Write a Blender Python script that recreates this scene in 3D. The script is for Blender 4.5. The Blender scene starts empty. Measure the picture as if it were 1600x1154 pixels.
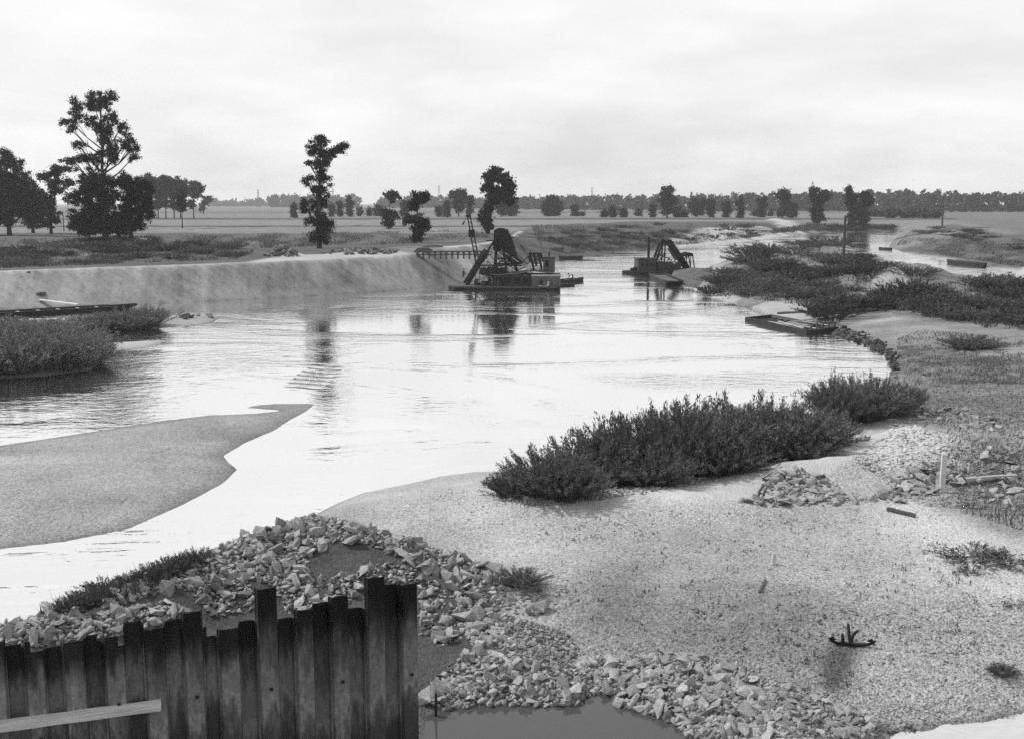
import bpy, bmesh, math, random
import numpy as np
from mathutils import Vector, Matrix, Quaternion

rng = np.random.default_rng(7)
random.seed(7)
SC = bpy.context.scene
COL = SC.collection

# ------------------------------------------------------------------ camera
F, PITCH, H = 1715.0, math.radians(8.59), 11.0      # focal length in photo pixels, tilt, eye height over the water
cam_d = bpy.data.cameras.new('camera')
cam_d.sensor_width = 36.0
cam_d.lens = 36.0 * F / 1600.0
cam_d.clip_start, cam_d.clip_end = 0.1, 30000.0
cam = bpy.data.objects.new('camera', cam_d)
cam.location = (0, 0, H)
cam.rotation_euler = (math.pi / 2 - PITCH, 0, 0)
COL.objects.link(cam)
SC.camera = cam

# ------------------------------------------------------------------ sky, sun, exposure
SUN_EL, SUN_AZ = math.radians(48), math.radians(-72)   # azimuth from +Y (ahead), negative = left
world = bpy.data.worlds.new('World'); SC.world = world; world.use_nodes = True
wt = world.node_tree; wt.nodes.clear()
sky = wt.nodes.new('ShaderNodeTexSky'); sky.sky_type = 'NISHITA'; sky.sun_disc = False
sky.sun_elevation = SUN_EL; sky.sun_rotation = SUN_AZ
sky.air_density = 1.0; sky.dust_density = 2.5; sky.ozone_density = 1.0
sep = wt.nodes.new('ShaderNodeSeparateColor')          # plate sensitive to blue light only
wt.links.new(sky.outputs[0], sep.inputs[0])
tc = wt.nodes.new('ShaderNodeTexCoord')
mp = wt.nodes.new('ShaderNodeMapping'); mp.inputs['Scale'].default_value = (1.2, 1.2, 4.0)
wt.links.new(tc.outputs['Generated'], mp.inputs[0])
nz = wt.nodes.new('ShaderNodeTexNoise'); nz.inputs['Scale'].default_value = 3.4; nz.inputs['Detail'].default_value = 7
nz.inputs['Roughness'].default_value = 0.55
wt.links.new(mp.outputs[0], nz.inputs[0])
cr = wt.nodes.new('ShaderNodeMapRange'); cr.inputs[1].default_value = 0.35; cr.inputs[2].default_value = 0.7
cr.inputs[3].default_value = 0.0; cr.inputs[4].default_value = 1.0
wt.links.new(nz.outputs[0], cr.inputs[0])
mixc = wt.nodes.new('ShaderNodeMix'); mixc.data_type = 'FLOAT'
fac = wt.nodes.new('ShaderNodeMath'); fac.operation = 'MULTIPLY_ADD'; fac.inputs[1].default_value = 0.36; fac.inputs[2].default_value = 0.58
wt.links.new(cr.outputs[0], fac.inputs[0])
wt.links.new(fac.outputs[0], mixc.inputs[0])
wt.links.new(sep.outputs[2], mixc.inputs[2])
mixc.inputs[3].default_value = 10.2                     # thin bright overcast veil in front of the blue
bg = wt.nodes.new('ShaderNodeBackground'); bg.inputs[1].default_value = 0.085
wt.links.new(mixc.outputs[0], bg.inputs[0])
wo = wt.nodes.new('ShaderNodeOutputWorld'); wt.links.new(bg.outputs[0], wo.inputs[0])

sun_d = bpy.data.lights.new('sun', 'SUN'); sun_d.energy = 3.3; sun_d.angle = math.radians(1.5); sun_d.color = (1, 1, 1)
sun = bpy.data.objects.new('sun', sun_d); COL.objects.link(sun)
sv = Vector((math.sin(SUN_AZ) * math.cos(SUN_EL), math.cos(SUN_AZ) * math.cos(SUN_EL), math.sin(SUN_EL)))
sun.rotation_euler = sv.to_track_quat('Z', 'Y').to_euler(); sun.location = (-60, 20, 90)

SC.view_settings.view_transform = 'Standard'; SC.view_settings.look = 'None'
SC.view_settings.exposure = 0.30; SC.view_settings.gamma = 1.0
SC.view_settings.use_curve_mapping = False
SC.render.engine = 'CYCLES'
SC.cycles.use_denoising = False; SC.cycles.max_bounces = 6; SC.cycles.diffuse_bounces = 2; SC.cycles.glossy_bounces = 3
SC.cycles.transmission_bounces = 2; SC.cycles.volume_bounces = 1; SC.cycles.transparent_max_bounces = 4

# ------------------------------------------------------------------ helpers
def ray(px, py):
    dx = (np.asarray(px, float) - 800) / F; dy = -(np.asarray(py, float) - 577) / F
    cp, sp = math.cos(PITCH), math.sin(PITCH)
    return np.stack([dx, cp + dy * sp, -sp + dy * cp], -1)

def P(px, py, z=0.0):
    """where the sight line through a photo pixel meets the level z"""
    d = ray(px, py); t = (z - H) / d[..., 2]
    return d[..., :2] * t[..., None]

def atY(px, py, Y):
    d = ray(px, py); t = Y / d[..., 1]
    return d[..., 0] * t, H + d[..., 2] * t

def mpp(Y, z=2.0):
    """metres per photo pixel at ground distance Y"""
    return (Y * math.cos(PITCH) + (H - z) * math.sin(PITCH)) / F

def vnoise(x, y, seed=0):
    xi = np.floor(x).astype(np.int64); yi = np.floor(y).astype(np.int64)
    fx = x - xi; fy = y - yi
    fx = fx * fx * (3 - 2 * fx); fy = fy * fy * (3 - 2 * fy)
    def h(a, b):
        n = (a * 374761393 + b * 668265263 + seed * 974711) & 0x7fffffff
        n = ((n ^ (n >> 13)) * 1274126177) & 0x7fffffff
        return ((n ^ (n >> 16)) & 0xffff) / 65535.0
    return (h(xi, yi) * (1 - fx) + h(xi + 1, yi) * fx) * (1 - fy) + (h(xi, yi + 1) * (1 - fx) + h(xi + 1, yi + 1) * fx) * fy

def fbm(x, y, scale, oct=4, seed=0):
    s = 0; a = 1; tot = 0
    for i in range(oct):
        s = s + a * vnoise(x / scale + 31.7 * i, y / scale + 17.3 * i, seed + i); tot += a
        a *= 0.5; scale *= 0.5
    return s / tot * 2 - 1

def sdist(pts, poly):
    """signed distance to a polygon, positive inside"""
    poly = np.asarray(poly, float); n = len(poly)
    out = np.empty(len(pts))
    for s in range(0, len(pts), 60000):
        q = pts[s:s + 60000]; d2 = np.full(len(q), 1e18); ins = np.zeros(len(q), bool)
        for i in range(n):
            a = poly[i]; b = poly[(i + 1) % n]; e = b - a
            w = q - a
            t = np.clip((w @ e) / max(e @ e, 1e-9), 0, 1)
            r = w - t[:, None] * e
            d2 = np.minimum(d2, (r * r).sum(1))
            c = ((a[1] > q[:, 1]) != (b[1] > q[:, 1]))
            with np.errstate(divide='ignore', invalid='ignore'):
                ins ^= c & (q[:, 0] < (b[0] - a[0]) * (q[:, 1] - a[1]) / (b[1] - a[1]) + a[0])
        d = np.sqrt(d2); out[s:s + 60000] = np.where(ins, d, -d)
    return out

def in_poly(px, py, poly):
    poly = np.asarray(poly, float); ins = np.zeros(len(px), bool); n = len(poly)
    for i in range(n):
        a = poly[i]; b = poly[(i + 1) % n]
        c = ((a[1] > py) != (b[1] > py))
        with np.errstate(divide='ignore', invalid='ignore'):
            ins ^= c & (px < (b[0] - a[0]) * (py - a[1]) / (b[1] - a[1]) + a[0])
    return ins

def PL(pts, z=0.0):
    a = np.asarray(pts, float); return P(a[:, 0], a[:, 1], z)

def mesh_np(name, v, faces, mat=None, smooth=False):
    v = np.asarray(v, np.float32); faces = np.asarray(faces, np.int32)
    k = faces.shape[1]; me = bpy.data.meshes.new(name)
    me.vertices.add(len(v)); me.vertices.foreach_set('co', v.ravel())
    me.loops.add(faces.size); me.loops.foreach_set('vertex_index', faces.ravel())
    me.polygons.add(len(faces)); me.polygons.foreach_set('loop_start', np.arange(0, faces.size, k, dtype=np.int32))
    me.update(calc_edges=True)
    if smooth: me.polygons.foreach_set('use_smooth', np.ones(len(faces), bool))
    if mat: me.materials.append(mat)
    return me

def link(name, me, parent=None, loc=None, rz=None):
    o = bpy.data.objects.new(name, me); COL.objects.link(o)
    if parent is not None: o.parent = parent
    if loc is not None: o.location = loc
    if rz is not None: o.rotation_euler = (0, 0, rz)
    return o

def tag(o, label=None, cat=None, group=None, kind=None):
    if label: o['label'] = label
    if cat: o['category'] = cat
    if group: o['group'] = group
    if kind: o['kind'] = kind
    return o

def thing(name, label, cat, loc=(0, 0, 0), rz=0.0, group=None):
    return tag(link(name, None, None, loc, rz), label, cat, group)

class MB:
    """collects boxes, bars, tubes and prisms; build() links them as one mesh object"""
    def __init__(s): s.v = []; s.f = []
    def add(s, v, f):
        n = len(s.v); s.v += [tuple(p) for p in v]; s.f += [tuple(i + n for i in q) for q in f]; return s
    def box(s, x0, x1, y0, y1, z0, z1):
        return s.add([(x0,y0,z0),(x1,y0,z0),(x1,y1,z0),(x0,y1,z0),(x0,y0,z1),(x1,y0,z1),(x1,y1,z1),(x0,y1,z1)],
                     [(0,3,2,1),(4,5,6,7),(0,1,5,4),(1,2,6,5),(2,3,7,6),(3,0,4,7)])
    def bar(s, a, b, w, h=None):
        h = w if h is None else h
        a = Vector(a); b = Vector(b); d = (b - a).normalized()
        up = Vector((0, 0, 1)) if abs(d.z) < 0.95 else Vector((0, 1, 0))
        x = d.cross(up).normalized(); u = x.cross(d)
        v = []
        for p in (a, b):
            for i, j in ((-1,-1),(1,-1),(1,1),(-1,1)): v.append(p + x * (i * w / 2) + u * (j * h / 2))
        return s.add(v, [(0,1,2,3),(7,6,5,4),(0,4,5,1),(1,5,6,2),(2,6,7,3),(3,7,4,0)])
    def tube(s, pts, radii, n=8):
        pts = [Vector(p) for p in pts]; v = []; f = []
        for i, p in enumerate(pts):
            d = (pts[min(i + 1, len(pts) - 1)] - pts[max(i - 1, 0)]).normalized()
            ref = Vector((1, 0, 0)) if abs(d.x) < 0.9 else Vector((0, 1, 0))
            x = d.cross(ref).normalized(); u = d.cross(x)
            for k in range(n):
                a = 2 * math.pi * k / n
                v.append(p + (x * math.cos(a) + u * math.sin(a)) * radii[i])
        for i in range(len(pts) - 1):
            for k in range(n):
                f.append((i*n+k, i*n+(k+1)%n, (i+1)*n+(k+1)%n, (i+1)*n+k))
        f.append(tuple(range(n - 1, -1, -1))); f.append(tuple(range((len(pts)-1)*n, len(pts)*n)))
        return s.add(v, f)
    def prism(s, outline, y0, y1):
        n = len(outline)
        v = [(x, y0, z) for x, z in outline] + [(x, y1, z) for x, z in outline]
        f = [tuple(range(n)), tuple(range(2*n-1, n-1, -1))] + [(i, n+i, n+(i+1)%n, (i+1)%n) for i in range(n)]
        return s.add(v, f)
    def loft(s, rings):
        n = len(rings[0]); v = [p for r in rings for p in r]; f = []
        for i in range(len(rings) - 1):
            for k in range(n): f.append((i*n+k, i*n+(k+1)%n, (i+1)*n+(k+1)%n, (i+1)*n+k))
        f.append(tuple(range(n-1,-1,-1))); f.append(tuple(range((len(rings)-1)*n, len(rings)*n)))
        return s.add(v, f)
    def mesh(s, name, mat, smooth=False, bevel=0):
        me = bpy.data.meshes.new(name); me.from_pydata(s.v, [], s.f); me.materials.append(mat)
        bm = bmesh.new(); bm.from_mesh(me); bmesh.ops.recalc_face_normals(bm, faces=bm.faces)
        if bevel:
            bmesh.ops.bevel(bm, geom=list(bm.edges), offset=bevel, segments=1, affect='EDGES', clamp_overlap=True)
        bm.to_mesh(me); bm.free()
        if smooth:
            for p in me.polygons: p.use_smooth = True
        return me
    def build(s, name, mat, parent=None, smooth=False, bevel=0, loc=None, rz=None):
        return link(name, s.mesh(name, mat, smooth, bevel), parent, loc, rz)

# ------------------------------------------------------------------ materials (greys: the photograph is black and white)
def nd(t, k, **kw):
    n = t.nodes.new(k)
    for a, b in kw.items(): setattr(n, a, b)
    return n

def mat_basic(name, lo, hi, rough=0.85, scale=3.0, detail=5, bump=0.0, bscale=None, spec=0.12, island=False, objrand=0.0, stretch=(1, 1, 1), metal=0.0, transl=0.0):
    m = bpy.data.materials.new(name); m.use_nodes = True; t = m.node_tree
    b = t.nodes['Principled BSDF']; b.inputs['Roughness'].default_value = rough
    b.inputs['Specular IOR Level'].default_value = spec; b.inputs['Metallic'].default_value = metal
    tcn = nd(t, 'ShaderNodeTexCoord'); mpn = nd(t, 'ShaderNodeMapping'); mpn.inputs['Scale'].default_value = stretch
    t.links.new(tcn.outputs['Object'], mpn.inputs[0])
    n = nd(t, 'ShaderNodeTexNoise'); n.inputs['Scale'].default_value = scale; n.inputs['Detail'].default_value = detail
    n.inputs['Roughness'].default_value = 0.65
    t.links.new(mpn.outputs[0], n.inputs[0])
    if island:
        g = nd(t, 'ShaderNodeNewGeometry'); src = g.outputs['Random Per Island']; r0, r1 = 0.0, 1.0
    else:
        src = n.outputs[0]; r0, r1 = 0.3, 0.7
    mr = nd(t, 'ShaderNodeMapRange'); mr.inputs[1].default_value = r0; mr.inputs[2].default_value = r1
    mr.inputs[3].default_value = lo; mr.inputs[4].default_value = hi
    t.links.new(src, mr.inputs[0]); out = mr.outputs[0]
    if objrand:
        oi = nd(t, 'ShaderNodeObjectInfo')
        mu = nd(t, 'ShaderNodeMapRange'); mu.inputs[3].default_value = 1 - objrand; mu.inputs[4].default_value = 1 + objrand
        t.links.new(oi.outputs['Random'], mu.inputs[0])
        mm = nd(t, 'ShaderNodeMath', operation='MULTIPLY'); t.links.new(out, mm.inputs[0]); t.links.new(mu.outputs[0], mm.inputs[1]); out = mm.outputs[0]
    t.links.new(out, b.inputs['Base Color'])
    if bump:
        n2 = nd(t, 'ShaderNodeTexNoise'); n2.inputs['Scale'].default_value = bscale or scale * 4; n2.inputs['Detail'].default_value = 6
        t.links.new(mpn.outputs[0], n2.inputs[0])
        bp = nd(t, 'ShaderNodeBump'); bp.inputs['Strength'].default_value = bump; bp.inputs['Distance'].default_value = 0.05
        t.links.new(n2.outputs[0], bp.inputs['Height']); t.links.new(bp.outputs[0], b.inputs['Normal'])
    if transl:
        tr = nd(t, 'ShaderNodeBsdfTranslucent'); t.links.new(out, tr.inputs[0])
        mx = nd(t, 'ShaderNodeMixShader'); mx.inputs[0].default_value = transl
        t.links.new(b.outputs[0], mx.inputs[1]); t.links.new(tr.outputs[0], mx.inputs[2])
        t.links.new(mx.outputs[0], t.nodes['Material Output'].inputs[0])
    return m

M = {}
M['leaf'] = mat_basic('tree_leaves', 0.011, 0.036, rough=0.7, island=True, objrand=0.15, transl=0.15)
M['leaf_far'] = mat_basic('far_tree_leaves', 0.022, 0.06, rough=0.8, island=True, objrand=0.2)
M['willow'] = mat_basic('willow_leaves', 0.05, 0.17, rough=0.6, island=True, objrand=0.25, transl=0.2)
M['scrub'] = mat_basic('scrub_leaves', 0.035, 0.12, rough=0.7, island=True, objrand=0.45, transl=0.15)
M['reed'] = mat_basic('pale_willow_leaves', 0.08, 0.22, rough=0.6, island=True, objrand=0.2, transl=0.2)
M['clod'] = mat_basic('dark_clod', 0.035, 0.09, rough=0.95, scale=4, bump=.6, objrand=.3)
M['spoil'] = mat_basic('weathered_dark_stone', 0.05, 0.2, rough=0.95, scale=4, bump=.5, objrand=.5)
M['grass'] = mat_basic('grass_blades', 0.05, 0.13, rough=0.7, island=True)
M['bark'] = mat_basic('bark', 0.03, 0.08, rough=0.9, scale=4, bump=0.6)
M['stone'] = mat_basic('quarry_stone', 0.14, 0.36, rough=0.9, scale=5, bump=0.5, bscale=18, objrand=0.35)
M['rubble'] = mat_basic('small_rubble', 0.09, 0.32, rough=0.9, island=True)
M['pebble'] = mat_basic('gravel_pebbles', 0.45, 1.35, rough=0.9, island=True)
_t = M['pebble'].node_tree; _a = _t.nodes.new('ShaderNodeAttribute'); _a.attribute_name = 'tone'; _m = _t.nodes.new('ShaderNodeMath'); _m.operation = 'MULTIPLY'
_l = [l for l in _t.links if l.to_socket.name == 'Base Color'][0]; _src = _l.from_socket
_t.links.new(_src, _m.inputs[0]); _t.links.new(_a.outputs['Fac'], _m.inputs[1]); _t.links.new(_m.outputs[0], _t.nodes['Principled BSDF'].inputs['Base Color'])
M['iron'] = mat_basic('dark_iron', 0.008, 0.022, rough=0.8, scale=3, bump=0.2, spec=0.12)
M['iron_mid'] = mat_basic('painted_iron', 0.02, 0.05, rough=0.55, scale=2.5, bump=0.15, spec=0.15)
M['hull'] = mat_basic('tarred_hull', 0.01, 0.028, rough=0.75, scale=1.5, spec=0.12, stretch=(1, 1, 4))
M['timber'] = mat_basic('grey_timber', 0.22, 0.4, rough=0.85, scale=4, bump=0.4, stretch=(0.4, 3, 3))
M['timber_dark'] = mat_basic('dark_timber', 0.05, 0.11, rough=0.85, scale=4, bump=0.4, stretch=(0.4, 3, 3))
M['timber_pale'] = mat_basic('pale_timber', 0.36, 0.7, rough=0.85, scale=4, bump=0.6, stretch=(0.25, 7, 7))
M['panel'] = mat_basic('weathered_panel', 0.022, 0.06, rough=0.7, scale=1.5)
M['panel_light'] = mat_basic('grey_weathered_panel', 0.045, 0.1, rough=0.8, scale=1.8)
M['pale_paint'] = mat_basic('pale_paint', 0.26, 0.4, rough=0.7, scale=2)
M['opening'] = mat_basic('dark_opening', 0.01, 0.015, rough=0.9)
M['cloth_dark'] = mat_basic('dark_cloth', 0.03, 0.05, rough=0.95, scale=8)
M['cloth_light'] = mat_basic('light_cloth', 0.4, 0.5, rough=0.95, scale=8)
M['skin'] = mat_basic('skin', 0.22, 0.3, rough=0.6, scale=6)
M['wood_post'] = mat_basic('post_wood', 0.04, 0.08, rough=0.9, scale=4, stretch=(3, 3, .4))

def mat_pile():
    m = bpy.data.materials.new('stained_steel'); m.use_nodes = True; t = m.node_tree; b = t.nodes['Principled BSDF']
    b.inputs['Roughness'].default_value = 0.55; b.inputs['Specular IOR Level'].default_value = 0.18
    tcn = nd(t, 'ShaderNodeTexCoord'); oi = nd(t, 'ShaderNodeObjectInfo')
    geo = nd(t, 'ShaderNodeNewGeometry')
    mp1 = nd(t, 'ShaderNodeMapping'); mp1.inputs['Scale'].default_value = (5, 5, 1.1); t.links.new(geo.outputs['Position'], mp1.inputs[0])
    n1 = nd(t, 'ShaderNodeTexNoise'); n1.inputs['Scale'].default_value = 1.0; n1.inputs['Detail'].default_value = 8; n1.inputs['Roughness'].default_value = .7
    t.links.new(mp1.outputs[0], n1.inputs[0])
    sx = nd(t, 'ShaderNodeSeparateXYZ'); t.links.new(geo.outputs['Position'], sx.inputs[0])
    a = nd(t, 'ShaderNodeMath', operation='MULTIPLY_ADD'); a.inputs[1].default_value = 3.0; a.inputs[2].default_value = -1.8
    t.links.new(n1.outputs[0], a.inputs[0])
    a2 = nd(t, 'ShaderNodeMath', operation='MULTIPLY_ADD'); a2.inputs[1].default_value = 1.2; t.links.new(oi.outputs['Random'], a2.inputs[0]); t.links.new(a.outputs[0], a2.inputs[2])
    s = nd(t, 'ShaderNodeMath', operation='ADD'); t.links.new(sx.outputs['Z'], s.inputs[0]); t.links.new(a2.outputs[0], s.inputs[1])
    sl = nd(t, 'ShaderNodeMath', operation='MULTIPLY_ADD'); sl.inputs[1].default_value = .15; sl.inputs[2].default_value = .15 * 1.87; t.links.new(sx.outputs['X'], sl.inputs[0])
    s2 = nd(t, 'ShaderNodeMath', operation='ADD'); t.links.new(s.outputs[0], s2.inputs[0]); t.links.new(sl.outputs[0], s2.inputs[1]); s = s2
    rp = nd(t, 'ShaderNodeValToRGB'); e = rp.color_ramp
    mr = nd(t, 'ShaderNodeMapRange'); mr.inputs[1].default_value = -0.6; mr.inputs[2].default_value = 4.4
    t.links.new(s.outputs[0], mr.inputs[0]); t.links.new(mr.outputs[0], rp.inputs[0])
    vals = [(0.0, .04), (0.24, .06), (0.31, .11), (0.37, .21), (0.42, .14), (0.5, .15), (0.57, .09), (0.66, .05), (0.76, .02), (1.0, .012)]
    e.elements[0].position = 0; e.elements[1].position = 1
    for p, v in vals[1:-1]: q = e.elements.new(p); q.color = (v, v, v, 1)
    e.elements[0].color = (vals[0][1],) * 3 + (1,); e.elements[-1].color = (vals[-1][1],) * 3 + (1,)
    n2 = nd(t, 'ShaderNodeTexNoise'); n2.inputs['Scale'].default_value = 14; n2.inputs['Detail'].default_value = 6; n2.inputs['Roughness'].default_value = .7
    t.links.new(geo.outputs['Position'], n2.inputs[0])
    m2 = nd(t, 'ShaderNodeMapRange'); m2.inputs[1].default_value = .3; m2.inputs[2].default_value = .7; m2.inputs[3].default_value = .65; m2.inputs[4].default_value = 1.35
    t.links.new(n2.outputs[0], m2.inputs[0])
    mu = nd(t, 'ShaderNodeMath', operation='MULTIPLY'); t.links.new(rp.outputs[0], mu.inputs[0]); t.links.new(m2.outputs[0], mu.inputs[1])
    gz = nd(t, 'ShaderNodeSeparateXYZ'); t.links.new(tcn.outputs['Generated'], gz.inputs[0])   # tarred heads of the piles
    ga = nd(t, 'ShaderNodeMath', operation='MULTIPLY_ADD'); ga.inputs[1].default_value = .22; t.links.new(n1.outputs[0], ga.inputs[0]); t.links.new(gz.outputs['Z'], ga.inputs[2])
    gr_ = nd(t, 'ShaderNodeMapRange'); gr_.interpolation_type = 'SMOOTHSTEP'
    for i_, q_ in enumerate((.90, 1.04, 1.0, .16)): gr_.inputs[1 + i_].default_value = q_
    t.links.new(ga.outputs[0], gr_.inputs[0])
    mu3 = nd(t, 'ShaderNodeMath', operation='MULTIPLY'); t.links.new(mu.outputs[0], mu3.inputs[0]); t.links.new(gr_.outputs[0], mu3.inputs[1])
    t.links.new(mu3.outputs[0], b.inputs['Base Color'])
    bp = nd(t, 'ShaderNodeBump'); bp.inputs['Strength'].default_value = .3; bp.inputs['Distance'].default_value = .02
    t.links.new(n2.outputs[0], bp.inputs['Height']); t.links.new(bp.outputs[0], b.inputs['Normal'])
    return m
M['pile'] = mat_pile()

def mat_ground():
    m = bpy.data.materials.new('ground_cover'); m.use_nodes = True; t = m.node_tree; b = t.nodes['Principled BSDF']
    b.inputs['Roughness'].default_value = 0.95; b.inputs['Specular IOR Level'].default_value = 0.15
    at = nd(t, 'ShaderNodeAttribute', attribute_name='cover'); sp = nd(t, 'ShaderNodeSeparateColor'); t.links.new(at.outputs['Color'], sp.inputs[0])
    geo = nd(t, 'ShaderNodeNewGeometry'); pos = geo.outputs['Position']
    def noise(scale, det, lo, hi, stretch=None, r=.65):
        n = nd(t, 'ShaderNodeTexNoise'); n.inputs['Scale'].default_value = scale; n.inputs['Detail'].default_value = det; n.inputs['Roughness'].default_value = r
        if stretch:
            q = nd(t, 'ShaderNodeMapping'); q.inputs['Scale'].default_value = stretch; t.links.new(pos, q.inputs[0]); t.links.new(q.outputs[0], n.inputs[0])
        else: t.links.new(pos, n.inputs[0])
        mr = nd(t, 'ShaderNodeMapRange'); mr.inputs[1].default_value = .3; mr.inputs[2].default_value = .7; mr.inputs[3].default_value = lo; mr.inputs[4].default_value = hi; mr.clamp = False
        t.links.new(n.outputs[0], mr.inputs[0]); return mr.outputs[0], n.outputs[0]
    def mth(op, a, c):
        k = nd(t, 'ShaderNodeMath', operation=op)
        for i, v in enumerate((a, c)):
            if isinstance(v, (int, float)): k.inputs[i].default_value = v
            else: t.links.new(v, k.inputs[i])
        return k.outputs[0]
    g1, g1r = noise(9.0, 4, -1, 1, r=.8)          # gravel: pebbles
    vo = nd(t, 'ShaderNodeTexVoronoi'); vo.inputs['Scale'].default_value = 15.0; t.links.new(pos, vo.inputs[0])
    vs = nd(t, 'ShaderNodeSeparateColor'); t.links.new(vo.outputs['Color'], vs.inputs[0])
    vv = mth('MULTIPLY_ADD', vs.outputs[0], 1.6); t.nodes[-1].inputs[2].default_value = -0.8
    grav = mth('ADD', mth('MULTIPLY', g1, 0.35), mth('MULTIPLY', vv, 0.32))
    gr, _ = noise(1.1, 7, -1, 1, r=.75)           # grass: tussocks
    big, _ = noise(0.16, 4, -1, 1)
    str_, _ = noise(0.5, 5, -1, 1, stretch=(0.06, 1.0, 1.0))
    v = mth('ADD', 1.0, mth('MULTIPLY', grav, sp.outputs[1]))
    v = mth('ADD', v, mth('MULTIPLY', mth('ADD', mth('MULTIPLY', gr, 0.45), mth('MULTIPLY', str_, .34)), sp.outputs[2]))
    v = mth('ADD', v, mth('MULTIPLY', big, 0.13))
    er = PL([(0, 486), (700, 447)]); ea = math.atan2(er[1][1] - er[0][1], er[1][0] - er[0][0])
    def streak(rot, sc, st):
        q = nd(t, 'ShaderNodeMapping'); q.vector_type = 'POINT'; q.inputs['Rotation'].default_value = (0, 0, -ea + rot); t.links.new(pos, q.inputs[0])
        q2 = nd(t, 'ShaderNodeMapping'); q2.inputs['Scale'].default_value = (1, st, st); t.links.new(q.outputs[0], q2.inputs[0])
        n = nd(t, 'ShaderNodeTexNoise'); n.inputs['Scale'].default_value = sc; n.inputs['Detail'].default_value = 6; n.inputs['Roughness'].default_value = .7; t.links.new(q2.outputs[0], n.inputs[0])
        mr = nd(t, 'ShaderNodeMapRange'); mr.inputs[1].default_value = .3; mr.inputs[2].default_value = .7; mr.inputs[3].default_value = -1; mr.inputs[4].default_value = 1; t.links.new(n.outputs[0], mr.inputs[0]); return mr.outputs[0]
    sk_ = mth('ADD', mth('MULTIPLY', streak(.45, .55, .12), .34), mth('MULTIPLY', streak(-.3, 1.3, .2), .24))
    fine_, _ = noise(3.0, 5, -1, 1, r=.8)
    sk_ = mth('ADD', sk_, mth('MULTIPLY', fine_, .16))
    v = mth('ADD', v, mth('MULTIPLY', sk_, at.outputs['Alpha']))
    v = mth('MAXIMUM', v, 0.15)
    col = mth('MULTIPLY', v, sp.outputs[0])
    t.links.new(col, b.inputs['Base Color'])
    bp = nd(t, 'ShaderNodeBump'); bp.inputs['Strength'].default_value = .5; bp.inputs['Distance'].default_value = .08
    hh = mth('ADD', mth('MULTIPLY', vo.outputs['Distance'], -1.0), mth('MULTIPLY', gr, .6))
    t.links.new(hh, bp.inputs['Height']); t.links.new(bp.outputs[0], b.inputs['Normal'])
    return m
M['ground'] = mat_ground()

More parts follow.
